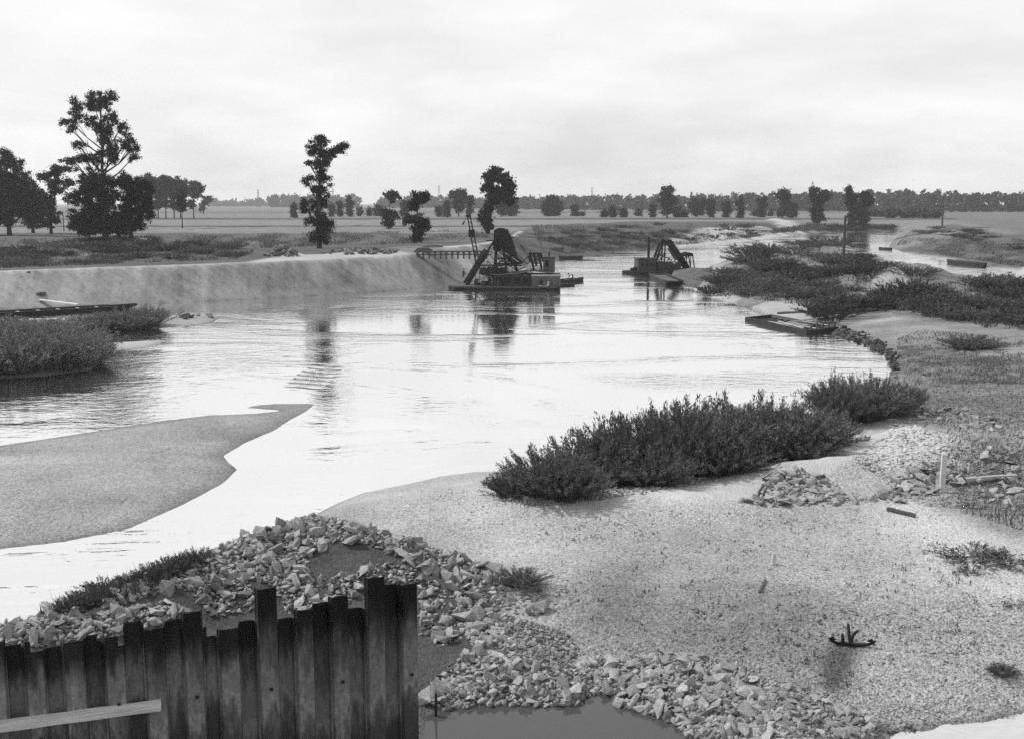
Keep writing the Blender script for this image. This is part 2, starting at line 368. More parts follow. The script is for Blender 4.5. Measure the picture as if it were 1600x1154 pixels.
def mat_water(name, base, river=True):
    m = bpy.data.materials.new(name); m.use_nodes = True; t = m.node_tree; b = t.nodes['Principled BSDF']
    b.inputs['Base Color'].default_value = (base, base, base, 1); b.inputs['IOR'].default_value = 1.33; b.inputs['Roughness'].default_value = .06
    geo = nd(t, 'ShaderNodeNewGeometry')
    def noise(scale, stretch, det=3, r=.5, rot=0, dist=.3):
        q = nd(t, 'ShaderNodeMapping'); q.inputs['Scale'].default_value = stretch; q.inputs['Rotation'].default_value = (0, 0, rot)
        t.links.new(geo.outputs['Position'], q.inputs[0])
        n = nd(t, 'ShaderNodeTexNoise'); n.inputs['Scale'].default_value = scale; n.inputs['Detail'].default_value = det; n.inputs['Roughness'].default_value = r
        n.inputs['Distortion'].default_value = dist
        t.links.new(q.outputs[0], n.inputs[0]); return n.outputs[0]
    def mth(op, a, c, e=None):
        k = nd(t, 'ShaderNodeMath', operation=op)
        for i, v in enumerate((a, c, e)):
            if v is None: continue
            if isinstance(v, (int, float)): k.inputs[i].default_value = v
            else: t.links.new(v, k.inputs[i])
        return k.outputs[0]
    def rng_(v, a, c, lo, hi):
        mr = nd(t, 'ShaderNodeMapRange'); mr.interpolation_type = 'SMOOTHSTEP'
        for i, q in enumerate((a, c, lo, hi)): mr.inputs[1 + i].default_value = q
        t.links.new(v, mr.inputs[0]); return mr.outputs[0]
    bp = nd(t, 'ShaderNodeBump'); bp.inputs['Strength'].default_value = 1.0
    if river:
        rip = noise(1.15, (0.75, 1.25, 1), 3, .55, math.radians(20)); fine = noise(3.6, (0.8, 1.3, 1), 2, .5, math.radians(-8))
        msk = rng_(noise(0.045, (0.8, 1.7, 1), 5, .62, math.radians(-14), 1.2), .43, .68, .10, 1.0)
        hgt = mth('MULTIPLY', mth('ADD', rip, mth('MULTIPLY', fine, .30)), msk)
        # standing waves over the sill by the gravel bar
        sx = nd(t, 'ShaderNodeSeparateXYZ'); t.links.new(geo.outputs['Position'], sx.inputs[0])
        c = P(492, 588); dx = mth('SUBTRACT', sx.outputs[0], float(c[0])); dy = mth('SUBTRACT', sx.outputs[1], float(c[1]))
        g = mth('ADD', mth('POWER', mth('MULTIPLY', mth('ABSOLUTE', dx, 0), 1 / 1.0), 4.0), mth('POWER', mth('MULTIPLY', mth('ABSOLUTE', dy, 0), 1 / 4.4), 4.0))
        gm_ = mth('POWER', 2.718, mth('MULTIPLY', g, -1.0))
        wv = mth('SINE', mth('MULTIPLY', mth('ADD', dy, mth('MULTIPLY', mth('ADD', dx, mth('MULTIPLY', rip, 3.0)), .5)), 4.2), 0)
        hgt = mth('ADD', hgt, mth('MULTIPLY', mth('MULTIPLY', wv, gm_), 1.3))
        t.links.new(hgt, bp.inputs['Height']); bp.inputs['Distance'].default_value = .085
    else:
        t.links.new(noise(1.5, (1, 1, 1)), bp.inputs['Height']); bp.inputs['Distance'].default_value = .004
    t.links.new(bp.outputs[0], b.inputs['Normal'])
    if river:
        gl = nd(t, 'ShaderNodeBsdfGlossy'); gl.inputs['Color'].default_value = (.97, .97, .97, 1); gl.inputs['Roughness'].default_value = .05; t.links.new(bp.outputs[0], gl.inputs['Normal'])
        lw = nd(t, 'ShaderNodeLayerWeight'); t.links.new(bp.outputs[0], lw.inputs['Normal'])
        f_ = rng_(lw.outputs['Facing'], .28, .78, .15, .95)
        mx = nd(t, 'ShaderNodeMixShader'); t.links.new(f_, mx.inputs[0]); t.links.new(b.outputs[0], mx.inputs[1]); t.links.new(gl.outputs[0], mx.inputs[2])
        t.links.new(mx.outputs[0], t.nodes['Material Output'].inputs[0])
    return m
M['river'] = mat_water('river_water', 0.3)
M['pond'] = mat_water('pond_water', 0.05, river=False)

# ------------------------------------------------------------------ ground: outlines of the land, read off at water level
floodplain = np.vstack([
    [(-6000, 190), (-200, 165)], PL([(-250, 462), (0, 460), (300, 452), (600, 440), (760, 418), (830, 408), (865, 405), (910, 402.5), (950, 396), (1000, 391), (1050, 388), (1100, 384),
        (1137, 380.5), (1175, 377), (1215, 371), (1286, 363.8), (1350, 362.3), (1400, 361.8), (1408, 363), (1404, 369), (1393, 378), (1388, 387),
        (1420, 397), (1480, 409), (1540, 418), (1600, 430), (1700, 447), (2000, 485)]),
    [(700, 60), (6000, 60), (6000, 9000), (-6000, 9000)]])
embankment = np.vstack([[(-400, 125)], PL([(-300, 499), (0, 486), (215, 476), (330, 471), (450, 465.5), (600, 455.5), (700, 447), (740, 440), (790, 426), (830, 412), (848, 404)]),
    [(9.5, 285), (-20, 300), (-400, 300)]])
rightland = np.vstack([PL([(-500, 1150), (-200, 1050), (0, 990), (130, 948), (250, 899), (350, 858), (440, 825), (500, 802), (530, 786), (570, 769), (640, 755), (690, 743), (740, 736),
    (790, 735), (900, 722), (1000, 705), (1150, 682), (1240, 662), (1300, 641), (1372, 615), (1380, 600), (1396, 583), (1391, 563), (1375, 549), (1340, 534), (1310, 523), (1270, 511), (1230, 503),
    (1200, 492), (1160, 476), (1110, 466), (1082, 459), (1083, 452), (1112, 440), (1113, 428), (1103, 420.5), (1128, 412), (1160, 404), (1200, 395), (1220, 384), (1250, 377.5), (1288, 373.5),
    (1318, 379), (1340, 394), (1385, 414), (1440, 428), (1500, 441), (1600, 453), (1800, 480), (2300, 540)]), [(400, 40), (400, -40), (-60, -40)]])
gravelbar = PL([(-300, 740), (-100, 712), (0, 695), (150, 673), (250, 657), (330, 648), (395, 646), (440, 641), (385, 637), (395, 633), (430, 630), (494, 630), (482, 640), (447, 660), (430, 672), (380, 693), (350, 712), (357, 722), (370, 733), (345, 757), (280, 790), (200, 826), (100, 846), (0, 857), (-300, 880)])
bushspit = PL([(-300, 600), (0, 591), (60, 588), (140, 578), (160, 566), (162, 552), (150, 540), (120, 528), (60, 515), (0, 508), (-300, 512)])
sandstrip = PL([(120, 548), (163, 551), (235, 543), (268, 531), (230, 532), (150, 537)])
stonebar = PL([(-200, 522), (60, 520), (150, 517), (240, 514), (320, 507), (333, 503), (345, 495), (285, 493), (200, 498), (100, 497), (-200, 506)])
shoal = PL([(1055, 431), (1090, 429), (1103, 434), (1128, 437), (1115, 446), (1085, 450), (1066, 446)])
WALL0 = np.array([-9.9, 17.9]); WALL1 = np.array([-1.87, 21.35])      # line of the sheet piles
wd = (WALL1 - WALL0) / np.linalg.norm(WALL1 - WALL0); wn = np.array([wd[1], -wd[0]])   # wn points to the camera side
pond_a = np.vstack([[WALL1 + wn * -.15 + wd * .05], PL([(668, 1117), (705, 1109), (763, 1101), (835, 1101), (908, 1102), (916, 1088), (949, 1082), (967, 1100), (997, 1110), (1030, 1120), (1062, 1136), (1069, 1149), (1083, 1175), (1070, 1350)]),
    [(-1, 9), (-14, 9), (-14, 15.8), WALL0 - wn * .1]])
pond_b = np.vstack([PL([(1365, 1165), (1381, 1152), (1400, 1141), (1456, 1140), (1475, 1130), (1550, 1126), (1600, 1113), (1700, 1105), (1950, 1095)]), [(24, 12), (9, 10)]])

ridge = [  # crest of the stone heap: photo pixel, distance, height
    (-220, 1050, 22.0, 1.2), (0, 985, 24.0, 1.3), (130, 945, 25.4, 1.4), (300, 880, 27.7, 1.65), (400, 838, 29.0, 1.95), (490, 806, 30.2, 2.28), (560, 822, 29.6, 2.1), (640, 855, 28.6, 1.7), (720, 885, 27.8, 1.25), (800, 925, 26.6, .75)]
RX = np.array([[atY(a, b, Y)[0], Y] for a, b, Y, z in ridge]); RZ = np.array([atY(a, b, Y)[1] for a, b, Y, z in ridge])

mounds = [  # px, py, z used to place, radius x, radius y, height
    (1415, 700, 1.2, 4.2, 2.6, 1.0), (1270, 742, 1.0, 2.2, 1.2, .55), (1480, 720, 1.2, 2.5, 1.5, .5), (1440, 745, 1.0, 3.5, 1.6, .55),
    (1180, 425, 1, 9, 14, 1.6), (1290, 412, 1, 12, 18, 2.0), (1395, 438, 1.5, 9, 8, 2.9), (1200, 398, 1, 8, 20, 1.4), (1560, 470, 1, 18, 10, 1.0), (1340, 470, 1, 12, 8, .6),
    (185, 384, 4, 10, 6, 2.0), (60, 392, 4, 25, 9, .5), (820, 915, .6, 2.5, 1.5, .25), (1240, 800, .8, 7, 2.0, .35), (880, 800, .6, 5, 2, .3), (690, 790, .4, 3, 1.5, .25),
    (820, 1010, .5, 1.1, .9, .35), (1010, 400, 3, 40, 12, .5), (438, 400, 4, 3, 1.6, .9), (560, 398, 4, 5, 1.2, .35)]

def height(x, y):
    pts = np.stack([x, y], -1)
    n1 = fbm(x, y, 7.0, 4, 3); n2 = fbm(x, y, 1.6, 3, 11); n3 = fbm(x, y, 60.0, 3, 23)
    jit = fbm(x, y, 4.0, 4, 5) * np.clip(y / 90.0, .2, 1.2)
    floodoff = np.clip((y - 150) / 20, 0, 1)
    h = np.full(len(x), -2.0)
    def layer(poly, prof, namp, j=1.0):
        nonlocal h
        d = sdist(pts, poly) + jit * .5 * j
        hh = np.interp(d, [p[0] for p in prof], [p[1] for p in prof])
        hh = hh + np.clip(d / 6, 0, 1) * (n1 * namp + n2 * namp * .35)
        h = np.maximum(h, hh); return d
    nat = [(-8, -1.8), (-1, -.25), (0, 0), (1.5, .35), (5, 1.3), (14, 3.1), (28, 3.9), (60, 4.0)]
    layer(floodplain, nat, .28)
    cz = np.interp(x, [-58, -12], [.915, 1.0])
    keep = h.copy(); h = np.full(len(x), -2.0)
    layer(embankment, [(-5, -1.8), (-.6, -.3), (0, 0), (.4, .2), (6.3, 4.0), (6.6, 4.03), (14, 4.03), (40, 4.0)], .07, .3)
    h = np.maximum(keep, np.where(h > 0, h * cz, h))
    layer(rightland, [(-6, -1.6), (-.6, -.2), (0, 0), (.7, .16), (3, .45), (9, .85), (25, 1.1), (60, 1.3)], .11, .6)
    layer(gravelbar, [(-5, -1.2), (-.6, -.08), (0, 0), (2, .13), (8, .32), (20, .42)], .05, .5)
    layer(bushspit, [(-5, -1.2), (-.6, -.1), (0, 0), (1, .2), (5, .55)], .08, .5)
    layer(sandstrip, [(-3, -.6), (0, 0), (1.5, .12), (6, .2)], .03, .4)
    layer(stonebar, [(-4, -1), (0, 0), (1, .15), (5, .4)], .08, .4)
    layer(shoal, [(-5, -1), (0, 0), (2, .18), (8, .35)], .05, .5)
    # the heap: a ridge with the slope of tipped stone
    best = np.full(len(x), -9.0)
    near = (y > 14) & (y < 45) & (x < 14) & (x > -30)
    q = pts[near]; bb = np.full(len(q), -9.0)
    for i in range(len(RX) - 1):
        a, b2 = RX[i], RX[i + 1]; e = b2 - a; t = np.clip(((q - a) @ e) / (e @ e), 0, 1)
        dd = np.linalg.norm(q - a - t[:, None] * e, axis=1); zr = RZ[i] + t * (RZ[i + 1] - RZ[i])
        bb = np.maximum(bb, zr - .50 * (np.sqrt(dd * dd + .25) - .5))
    best[near] = bb + n1[near] * .10 + n2[near] * .08
    k = 0.25; hh2 = np.clip(.5 + .5 * (h - best) / k, 0, 1)
    h = np.where(best > -1.5, best * (1 - hh2) + h * hh2 + k * hh2 * (1 - hh2), h)
    for px, py, z, rx, ry, a in mounds:
        c = P(px, py, z)
        g = ((x - c[0]) / rx) ** 2 + ((y - c[1]) / ry) ** 2
        h = h + a * np.exp(-g) * np.where(h > -.1, 1, 0) * (1 + .25 * n2)
    # the two pools cut into the gravel
    for poly in (pond_a, pond_b):
        d = sdist(pts, poly) + n2 * .18
        h = np.minimum(h, np.interp(-d, [-1.5, -.3, 0, .5, 2.2, 5, 9, 20], [-1.0, -.15, 0, .2, .62, 1.2, 3, 20]))
    return h + np.clip(y / 400 - 1, 0, 1) * n3 * .5 * (h > 2)

def rows_y():
    y = [7.0]
    while y[-1] < 8500:
        v = y[-1]; s = .016 if v < 17 else .0075 if v < 60 else .0072 if v < 190 else .0095 if v < 420 else .035
        y.append(v * (1 + s))
    return np.array(y)
RY = rows_y(); TX = np.linspace(-.78, .78, 640)
GX = (RY[:, None] + 8) * TX[None, :]; GY = np.repeat(RY[:, None], len(TX), 1)
GZ = height(GX.ravel(), GY.ravel()).reshape(GX.shape)

def ground_z(x, y):
    x = np.asarray(x, float); y = np.asarray(y, float)
    t = (x / (y + 8) - TX[0]) / (TX[1] - TX[0]); r = np.interp(y, RY, np.arange(len(RY)))
    i = np.clip(t.astype(int), 0, len(TX) - 2); j = np.clip(r.astype(int), 0, len(RY) - 2); ft = np.clip(t - i, 0, 1); fr = np.clip(r - j, 0, 1)
    return (GZ[j, i] * (1 - ft) + GZ[j, i + 1] * ft) * (1 - fr) + (GZ[j + 1, i] * (1 - ft) + GZ[j + 1, i + 1] * ft) * fr

def pick(px, py, water=True):
    """first point of the ground (or the water) on the sight line through a photo pixel"""
    px = np.atleast_1d(np.asarray(px, float)); py = np.atleast_1d(np.asarray(py, float))
    d = ray(px, py); d = d / d[:, 1:2]
    ys = np.geomspace(13, 3000, 900)
    X = d[:, 0:1] * ys; Z = H + d[:, 2:3] * ys
    g = ground_z(X, np.broadcast_to(ys, X.shape))
    if water: g = np.maximum(g, 0.0)
    hit = Z < g; k = np.argmax(hit, 1); k = np.where(hit.any(1), k, len(ys) - 1); k1 = np.maximum(k - 1, 0)
    r = np.arange(len(px)); a = Z[r, k1] - g[r, k1]; b = Z[r, k] - g[r, k]
    w = np.clip(a / np.maximum(a - b, 1e-9), 0, 1); y = ys[k1] + (ys[k] - ys[k1]) * w
    x = d[:, 0] * y
    return np.stack([x, y, ground_z(x, y)], -1)

# what covers the ground: (outline in photo pixels, level, albedo, gravel, grass, soft edge in metres)
xf, yf = GX.ravel(), GY.ravel(); gp = np.stack([xf, yf], -1)
alb = np.full(len(xf), .11); grv = np.zeros(len(xf)); grs = np.ones(len(xf))
edge_n = fbm(xf, yf, 9.0, 4, 41)
EMB = sdist(gp, embankment); TOP = np.clip((EMB - 6.1) / .4, 0, 1)
def cover(poly, a, g, s, soft=1.0, wob=1.0, mix=1.0, mask=None):
    global alb, grv, grs
    lo = poly.min(0) - 40; hi = poly.max(0) + 40
    sel = np.where(((gp > lo) & (gp < hi)).all(1))[0]
    if not len(sel): return
    d = sdist(gp[sel], poly) + edge_n[sel] * wob
    w = np.clip(d / soft + .5, 0, 1); w = w * w * (3 - 2 * w) * mix
    if mask is not None: w = w * mask[sel]
    alb[sel] += (a - alb[sel]) * w; grv[sel] += (g - grv[sel]) * w; grs[sel] += (s - grs[sel]) * w
cover(rightland, .275, 1, .2, .5, 0)
cover(gravelbar, .23, 1.2, .25, .5, 0); cover(bushspit, .16, .3, .6, .6, 0); cover(sandstrip, .32, .3, 0, .5, 0); cover(stonebar, .25, .7, 0, .6, 0); cover(shoal, .24, .4, .2, 1, 0)
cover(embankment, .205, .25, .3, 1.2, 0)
z4 = 4.0
# fields beyond the left bank, dark scrub strip behind the crest, spoil on the crest
far = lambda y0, y1, x0=-9000, x1=9000: np.array([(x0, y0), (x1, y0), (x1, y1), (x0, y1)], float)
strip = lambda pts, z=4.0: PL(pts, z)
cover(far(120, 420), .085, 0, 1, 20, 5)
cover(rightland, .275, 1, .2, .5, 0); cover(embankment, .205, .25, .3, 1.2, 0)
cover(strip([(-400, 437), (0, 422), (213, 413), (380, 408), (470, 399), (560, 397), (640, 394), (760, 388), (850, 380), (850, 330), (-400, 330)]), .075, 0, 1, 2, 2, mask=np.clip((EMB - 7.2) / .6, 0, 1))
cover(strip([(130, 388), (150, 376), (190, 371), (240, 374), (260, 386)], 4.8), .17, 0, .8, 3, 1)
cover(far(190, 214), .09, 0, .8, 6, 5); cover(far(214, 255), .08, 0, .9, 6, 5); cover(far(262, 330), .15, 0, .9, 5, 3); cover(far(330, 345), .05, 0, .9, 5, 3)
cover(far(350, 470), .155, 0, .8, 8, 4); cover(far(480, 540), .06, 0, .4, 10, 6); cover(far(540, 760), .14, 0, .4, 20, 8); cover(far(760, 1000), .10, 0, .4, 40, 9); cover(far(1000, 9000), .12, 0, .3, 80, 20)
cover(strip([(820, 400), (1000, 388), (1150, 378), (1240, 366), (1200, 352), (1000, 352), (850, 360), (800, 372)], 2.5), .07, 0, 1, 4, 4)
for pts, a in [([(1040, 378), (1100, 366), (1180, 360), (1260, 362), (1240, 369), (1150, 377), (1060, 384)], .36), ([(1200, 352), (1215, 350), (1260, 360), (1230, 362)], .33), ([(905, 392), (1000, 385), (1010, 388), (940, 396)], .26)]:
    cover(strip(pts, 1.5), a, .2, .5, 3, 3)
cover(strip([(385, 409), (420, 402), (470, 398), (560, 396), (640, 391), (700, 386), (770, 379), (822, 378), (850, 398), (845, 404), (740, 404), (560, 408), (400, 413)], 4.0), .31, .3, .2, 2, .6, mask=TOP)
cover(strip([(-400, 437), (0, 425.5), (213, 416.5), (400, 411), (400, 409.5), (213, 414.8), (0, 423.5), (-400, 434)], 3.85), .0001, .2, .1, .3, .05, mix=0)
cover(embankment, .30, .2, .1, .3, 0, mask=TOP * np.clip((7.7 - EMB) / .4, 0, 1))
cover(strip([(640, 399), (600, 404), (690, 425), (720, 432), (730, 420), (680, 402)], 2.5), .14, .2, .4, 2.5, 1.2)
_e = P(700, 447) - P(0, 486); _e /= np.linalg.norm(_e); _s = gp @ _e; _c = gp @ np.array([-_e[1], _e[0]])
_sd = sdist(gp, embankment); _on = np.clip(_sd / 1.5, 0, 1) * np.clip((7.2 - _sd) / .8, 0, 1)
_st = fbm(_s + _c * .55, _c * .12, 5.0, 4, 91) * .7 + fbm(_s - _c * .8, _c * .10, 2.2, 3, 95) * .5
alb = alb * (1 + _on * (_st * .55 - .04)); grs = np.where(_on > 0, np.maximum(grs, .35 * _on), grs)
# right bank and its field
cover(strip([(1385, 386), (1420, 396), (1500, 411), (1600, 428), (1900, 470), (1900, 462), (1600, 421), (1500, 405), (1410, 390)], .6), .3, .4, .2, 1.5, .8)
cover(strip([(1440, 354), (1490, 352), (1600, 381), (2000, 440), (2000, 420), (1600, 373), (1490, 347)], 4), .09, 0, 1, 4, 2)
cover(strip([(1500, 345), (1600, 366), (2300, 420), (2300, 330), (1470, 333)], 4), .115, 0, .8, 6, 2)
cover(strip([(1545, 412), (1600, 396), (1750, 380), (1750, 388), (1600, 404), (1560, 416)], 3), .34, .2, .3, 1.5, .5)
# the spit: dark scrub ground, sand patches
scrub_px = [(1088, 456), (1110, 432), (1180, 398), (1215, 378), (1290, 374), (1330, 398), (1420, 420), (1440, 432), (1480, 441), (1700, 455), (1700, 520), (1560, 515), (1500, 507), (1400, 486), (1320, 494), (1280, 503), (1262, 482), (1190, 470), (1110, 464)]
cover(strip(scrub_px, 1.2), .15, .4, 1, 2, 1.5)
for pts, a in [([(1365, 432), (1400, 420), (1432, 430), (1425, 452), (1380, 462), (1360, 450)], .27), ([(1180, 441), (1200, 432), (1190, 450)], .3), ([(1130, 474), (1195, 468), (1280, 478), (1270, 488), (1220, 492), (1175, 482)], .28), ([(1110, 452), (1140, 448), (1160, 458), (1120, 463)], .3)]:
    cover(strip(pts, 1.0), a, .5, .2, 1.2, .8)
cover(strip([(1300, 500), (1420, 496), (1620, 520), (1620, 700), (1480, 660), (1400, 620), (1410, 560), (1360, 525)], 1.0), .17, 1, .6, 2.5, 1.5)
# gravel flats to the right; broken dark edge where the river cuts in
cover(strip([(1270, 513), (1312, 522), (1345, 533), (1378, 548), (1396, 566), (1400, 584), (1412, 582), (1404, 556), (1375, 532), (1330, 514), (1290, 506)], .4), .085, .6, .8, .8, .6)
cover(strip([(1400, 500), (1450, 503), (1600, 530), (1600, 560), (1480, 545), (1400, 520)], 1.1), .20, .9, .4, 1, .8)
cover(strip([(1390, 520), (1440, 525), (1540, 545), (1620, 560), (1620, 650), (1540, 640), (1440, 620), (1395, 600), (1405, 570)], 1.1), .13, 1, .9, 2, 1.5)
cover(strip([(1310, 685), (1400, 660), (1500, 690), (1520, 715), (1470, 735), (1380, 735), (1330, 715)], 1.4), .35, .35, 0, 1.2, .6)
cover(strip([(1230, 740), (1275, 718), (1330, 745), (1270, 758)], 1.0), .34, .35, 0, .6, .3)
cover(strip([(1490, 680), (1700, 650), (1700, 850), (1540, 830), (1500, 800), (1440, 795), (1530, 745)], 1.1), .19, .9, .5, 1.5, .8)
cover(strip([(1340, 800), (1440, 800), (1530, 830), (1700, 900), (1700, 980), (1500, 920), (1380, 840)], .9), .33, .8, 0, 2, 1)
cover(strip([(560, 775), (690, 745), (790, 738), (900, 770), (1000, 790), (900, 830), (760, 830), (640, 800)], .4), .33, .8, 0, 2, 1)
cover(strip([(900, 760), (1050, 745), (1200, 740), (1240, 790), (1080, 800), (960, 790)], .8), .35, .7, 0, 1.5, .8)
cover(strip([(880, 930), (1000, 900), (1060, 960), (1010, 1010), (900, 990)], .6), .17, 1, .5, 2.5, .8)
cover(strip([(1000, 960), (1150, 920), (1300, 960), (1320, 1060), (1180, 1060), (1020, 1020)], .5), .19, 1, .4, 2, .8)
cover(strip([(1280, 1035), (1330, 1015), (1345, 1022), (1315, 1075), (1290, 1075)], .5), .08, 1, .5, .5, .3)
# the dark earth of the heap
heap_earth = np.vstack([[WALL1 + wd * .3], [WALL0 - wn * .1]][::-1] + [RX[2:] ])
hp = np.array([WALL0, WALL1, P(700, 1100, .1), P(745, 1040, .4), P(800, 960, .5), P(790, 915, .7)] + [RX[7], RX[6], RX[5], RX[4], RX[3], RX[2], RX[1], RX[0], (-20, 19)])
cover(hp, .06, .6, .5, .8, .3)
cover(PL([(640, 1125), (664, 1095), (760, 1075), (900, 1060), (960, 1055), (1050, 1085), (1110, 1140), (1120, 1200), (1060, 1200), (640, 1200)], .1), .10, 1, .4, .8, .3)
cover(PL([(1340, 1175), (1390, 1136), (1460, 1131), (1550, 1119), (1610, 1106), (1700, 1200), (1340, 1200)], .05), .15, 1, .3, .4, .15)
alb = np.clip(alb * (1 + .10 * fbm(xf, yf, 3.2, 5, 77)*2.8 * np.clip(60 / yf, .2, 1)), .02, .6)
# wet rim at the water line, dark bed below
zf = GZ.ravel()
wet = np.clip(1 - np.abs(zf - .01) / .07, 0, 1) * (yf < 120)
alb = np.where(zf < -.02, .10, alb * (1 - .3 * wet))

nr, nc = GX.shape
idx = np.arange(nr * nc).reshape(nr, nc)
quads = np.stack([idx[:-1, :-1], idx[:-1, 1:], idx[1:, 1:], idx[1:, :-1]], -1).reshape(-1, 4)
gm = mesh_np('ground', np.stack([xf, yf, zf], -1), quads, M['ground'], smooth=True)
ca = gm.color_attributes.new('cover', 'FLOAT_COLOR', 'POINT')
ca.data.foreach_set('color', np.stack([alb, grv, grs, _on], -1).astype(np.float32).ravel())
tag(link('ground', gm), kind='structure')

AL2 = alb.reshape(GX.shape)
def tone_at(x, y):
    i = np.clip(((x / (y + 8) - TX[0]) / (TX[1] - TX[0]) + .5).astype(int), 0, len(TX) - 1); j = np.clip((np.interp(y, RY, np.arange(len(RY))) + .5).astype(int), 0, len(RY) - 1)
    return AL2[j, i]

# ------------------------------------------------------------------ water
rv = MB(); rv.add([(-7000, 25.9, 0), (7000, 25.9, 0), (7000, 8000, 0), (-7000, 8000, 0)], [(0, 1, 2, 3)])
tag(rv.build('river', M['river']), kind='structure')
pw = MB(); pw.add([(-14, 7.5, 0), (6.0, 7.5, 0), (6.0, 25.6, 0), (-14, 25.6, 0)], [(0, 1, 2, 3)])
tag(pw.build('pond', M['pond']), kind='structure')
pw = MB(); pw.add([(6.02, 7.5, 0), (26, 7.5, 0), (26, 25.6, 0), (6.02, 25.6, 0)], [(0, 1, 2, 3)])
tag(pw.build('pond', mat_water('shallow_pool_water', .3)), kind='structure')

# ------------------------------------------------------------------ haze
HAZE = 0.00015
hz = MB().box(-7500, 7500, -200, 9000, -3.2, 48).build('haze', bpy.data.materials.new('haze_air'))
tag(hz, 'thin pale summer haze lying over the plain', 'haze', kind='stuff')
hm = hz.data.materials[0]; hm.use_nodes = True; t = hm.node_tree; t.nodes.remove(t.nodes['Principled BSDF'])
pv = t.nodes.new('ShaderNodeVolumePrincipled'); pv.inputs['Color'].default_value = (.9, .9, .9, 1); pv.inputs['Density'].default_value = HAZE
pv.inputs['Anisotropy'].default_value = .35
t.links.new(pv.outputs[0], t.nodes['Material Output'].inputs['Volume'])

# ------------------------------------------------------------------ sheet pile wall
def pile_mesh(w, side, hh, notch=None):
    """one rolled pile: flange and two raking webs, its top cut at hh; notch = (which side, depth)"""
    d = .12 * side; k = .032; th = .016
    line = [(-w/2 + .004, 0), (-w/2 + k, d), (-w * .17, d), (w * .17, d), (w/2 - k, d), (w/2 - .004, 0)]
    b = MB(); z0 = -1.3; n = len(line)
    tops = [hh] * n
    if notch:
        s, q = notch
        for i in range(n):
            u = line[i][0]
            if (u * s) > 0: tops[i] = hh - q
    jag = [random.uniform(-.012, .012) for _ in line]
    for i in range(n - 1):
        (u0, v0), (u1, v1) = line[i], line[i + 1]
        du, dv = u1 - u0, v1 - v0; L = math.hypot(du, dv); nx, ny = -dv / L * th / 2, du / L * th / 2
        ta, tb = tops[i] + jag[i], tops[i + 1] + jag[i + 1]
        if notch and abs(tops[i] - tops[i + 1]) > .05: ta = tb = min(ta, tb) if random.random() < .5 else max(ta, tb)
        v = [(u0-nx,v0-ny,z0),(u1-nx,v1-ny,z0),(u1+nx,v1+ny,z0),(u0+nx,v0+ny,z0),(u0-nx,v0-ny,ta),(u1-nx,v1-ny,tb),(u1+nx,v1+ny,tb),(u0+nx,v0+ny,ta)]
        b.add(v, [(0,3,2,1),(4,5,6,7),(0,1,5,4),(1,2,6,5),(2,3,7,6),(3,0,4,7)])
    # interlock beads down both edges and a lifting-hole boss
    for s in (-1, 1):
        b.tube([(s * (w/2 - .004), -.004 * side, z0), (s * (w/2 - .004), -.004 * side, min(tops[0], tops[-1]) - .02)], [.02, .02], 6)
    return b
pile_tops = [  # photo x of both edges half way up, y of the top, notch
    (-110, -80, 1002, None), (-80, -50, 996, None), (-50, -20, 1012, None), (-20, 9.5, 998, None), (9.5, 39, 1010, None), (39, 71, 996, (1, .2)), (71, 100, 1013, None), (100, 135, 997, None),
    (135, 164, 994, (1, .12)), (164, 197, 990, (1, .18)), (197, 227, 973, None), (227, 260, 977, None), (260, 288, 970, None), (288, 319, 952, None), (319, 343, 980, (1, .2)), (343, 376, 978, None),
    (376, 404, 972, None), (404, 436, 914, None), (436, 462, 967, None), (462, 490, 948, None), (490, 517.5, 943, None), (517.5, 546, 927, None), (546, 572, 952, None), (572, 601, 898, None), (601, 626, 915, None), (626, 652, 908, None)]
wall = thing('sheet_pile_wall', 'dark stained steel sheet pile wall with ragged uneven top', 'pile wall', (WALL0[0], WALL0[1], 0))
def on_wall(px, py):
    """sight line meets the vertical plane of the wall"""
    d = ray(px, py); o = -WALL0
    tt = (WALL0 @ wn) / (d[:2] @ wn); return d * tt + np.array([0, 0, H])
wang = math.atan2(wd[1], wd[0])
prev = None
for i, (a, b2, ty, nt) in enumerate(pile_tops):
    pa = on_wall(a, 1050.0); pb = on_wall(b2, 1050.0); w = float(np.linalg.norm(pb[:2] - pa[:2])); c = (pa + pb) / 2
    off = -3.0 * (c[0] / 20.0)
    zt = float(on_wall((a + b2) / 2, ty)[2])
    bmb = pile_mesh(w, -1 if i % 2 else 1, zt, nt)
    bolt = [-.4, .9, 1.4][i % 3]
    o = bmb.build('sheet_pile', M['pile'], wall); o.location = (c[0] - WALL0[0], c[1] - WALL0[1], 0); o.rotation_euler = (0, random.uniform(-.004, .004), wang)
    if i % 4 == 1:
        q = MB().tube([(0, -.12 - .005, 0), (0, -.12 - .05, 0)], [.035, .03], 8); bo = q.build('bolt', M['iron'], o)
        bo.location = (.02, 0 if i % 2 else .24, 1.55 + .1 * (i % 5))
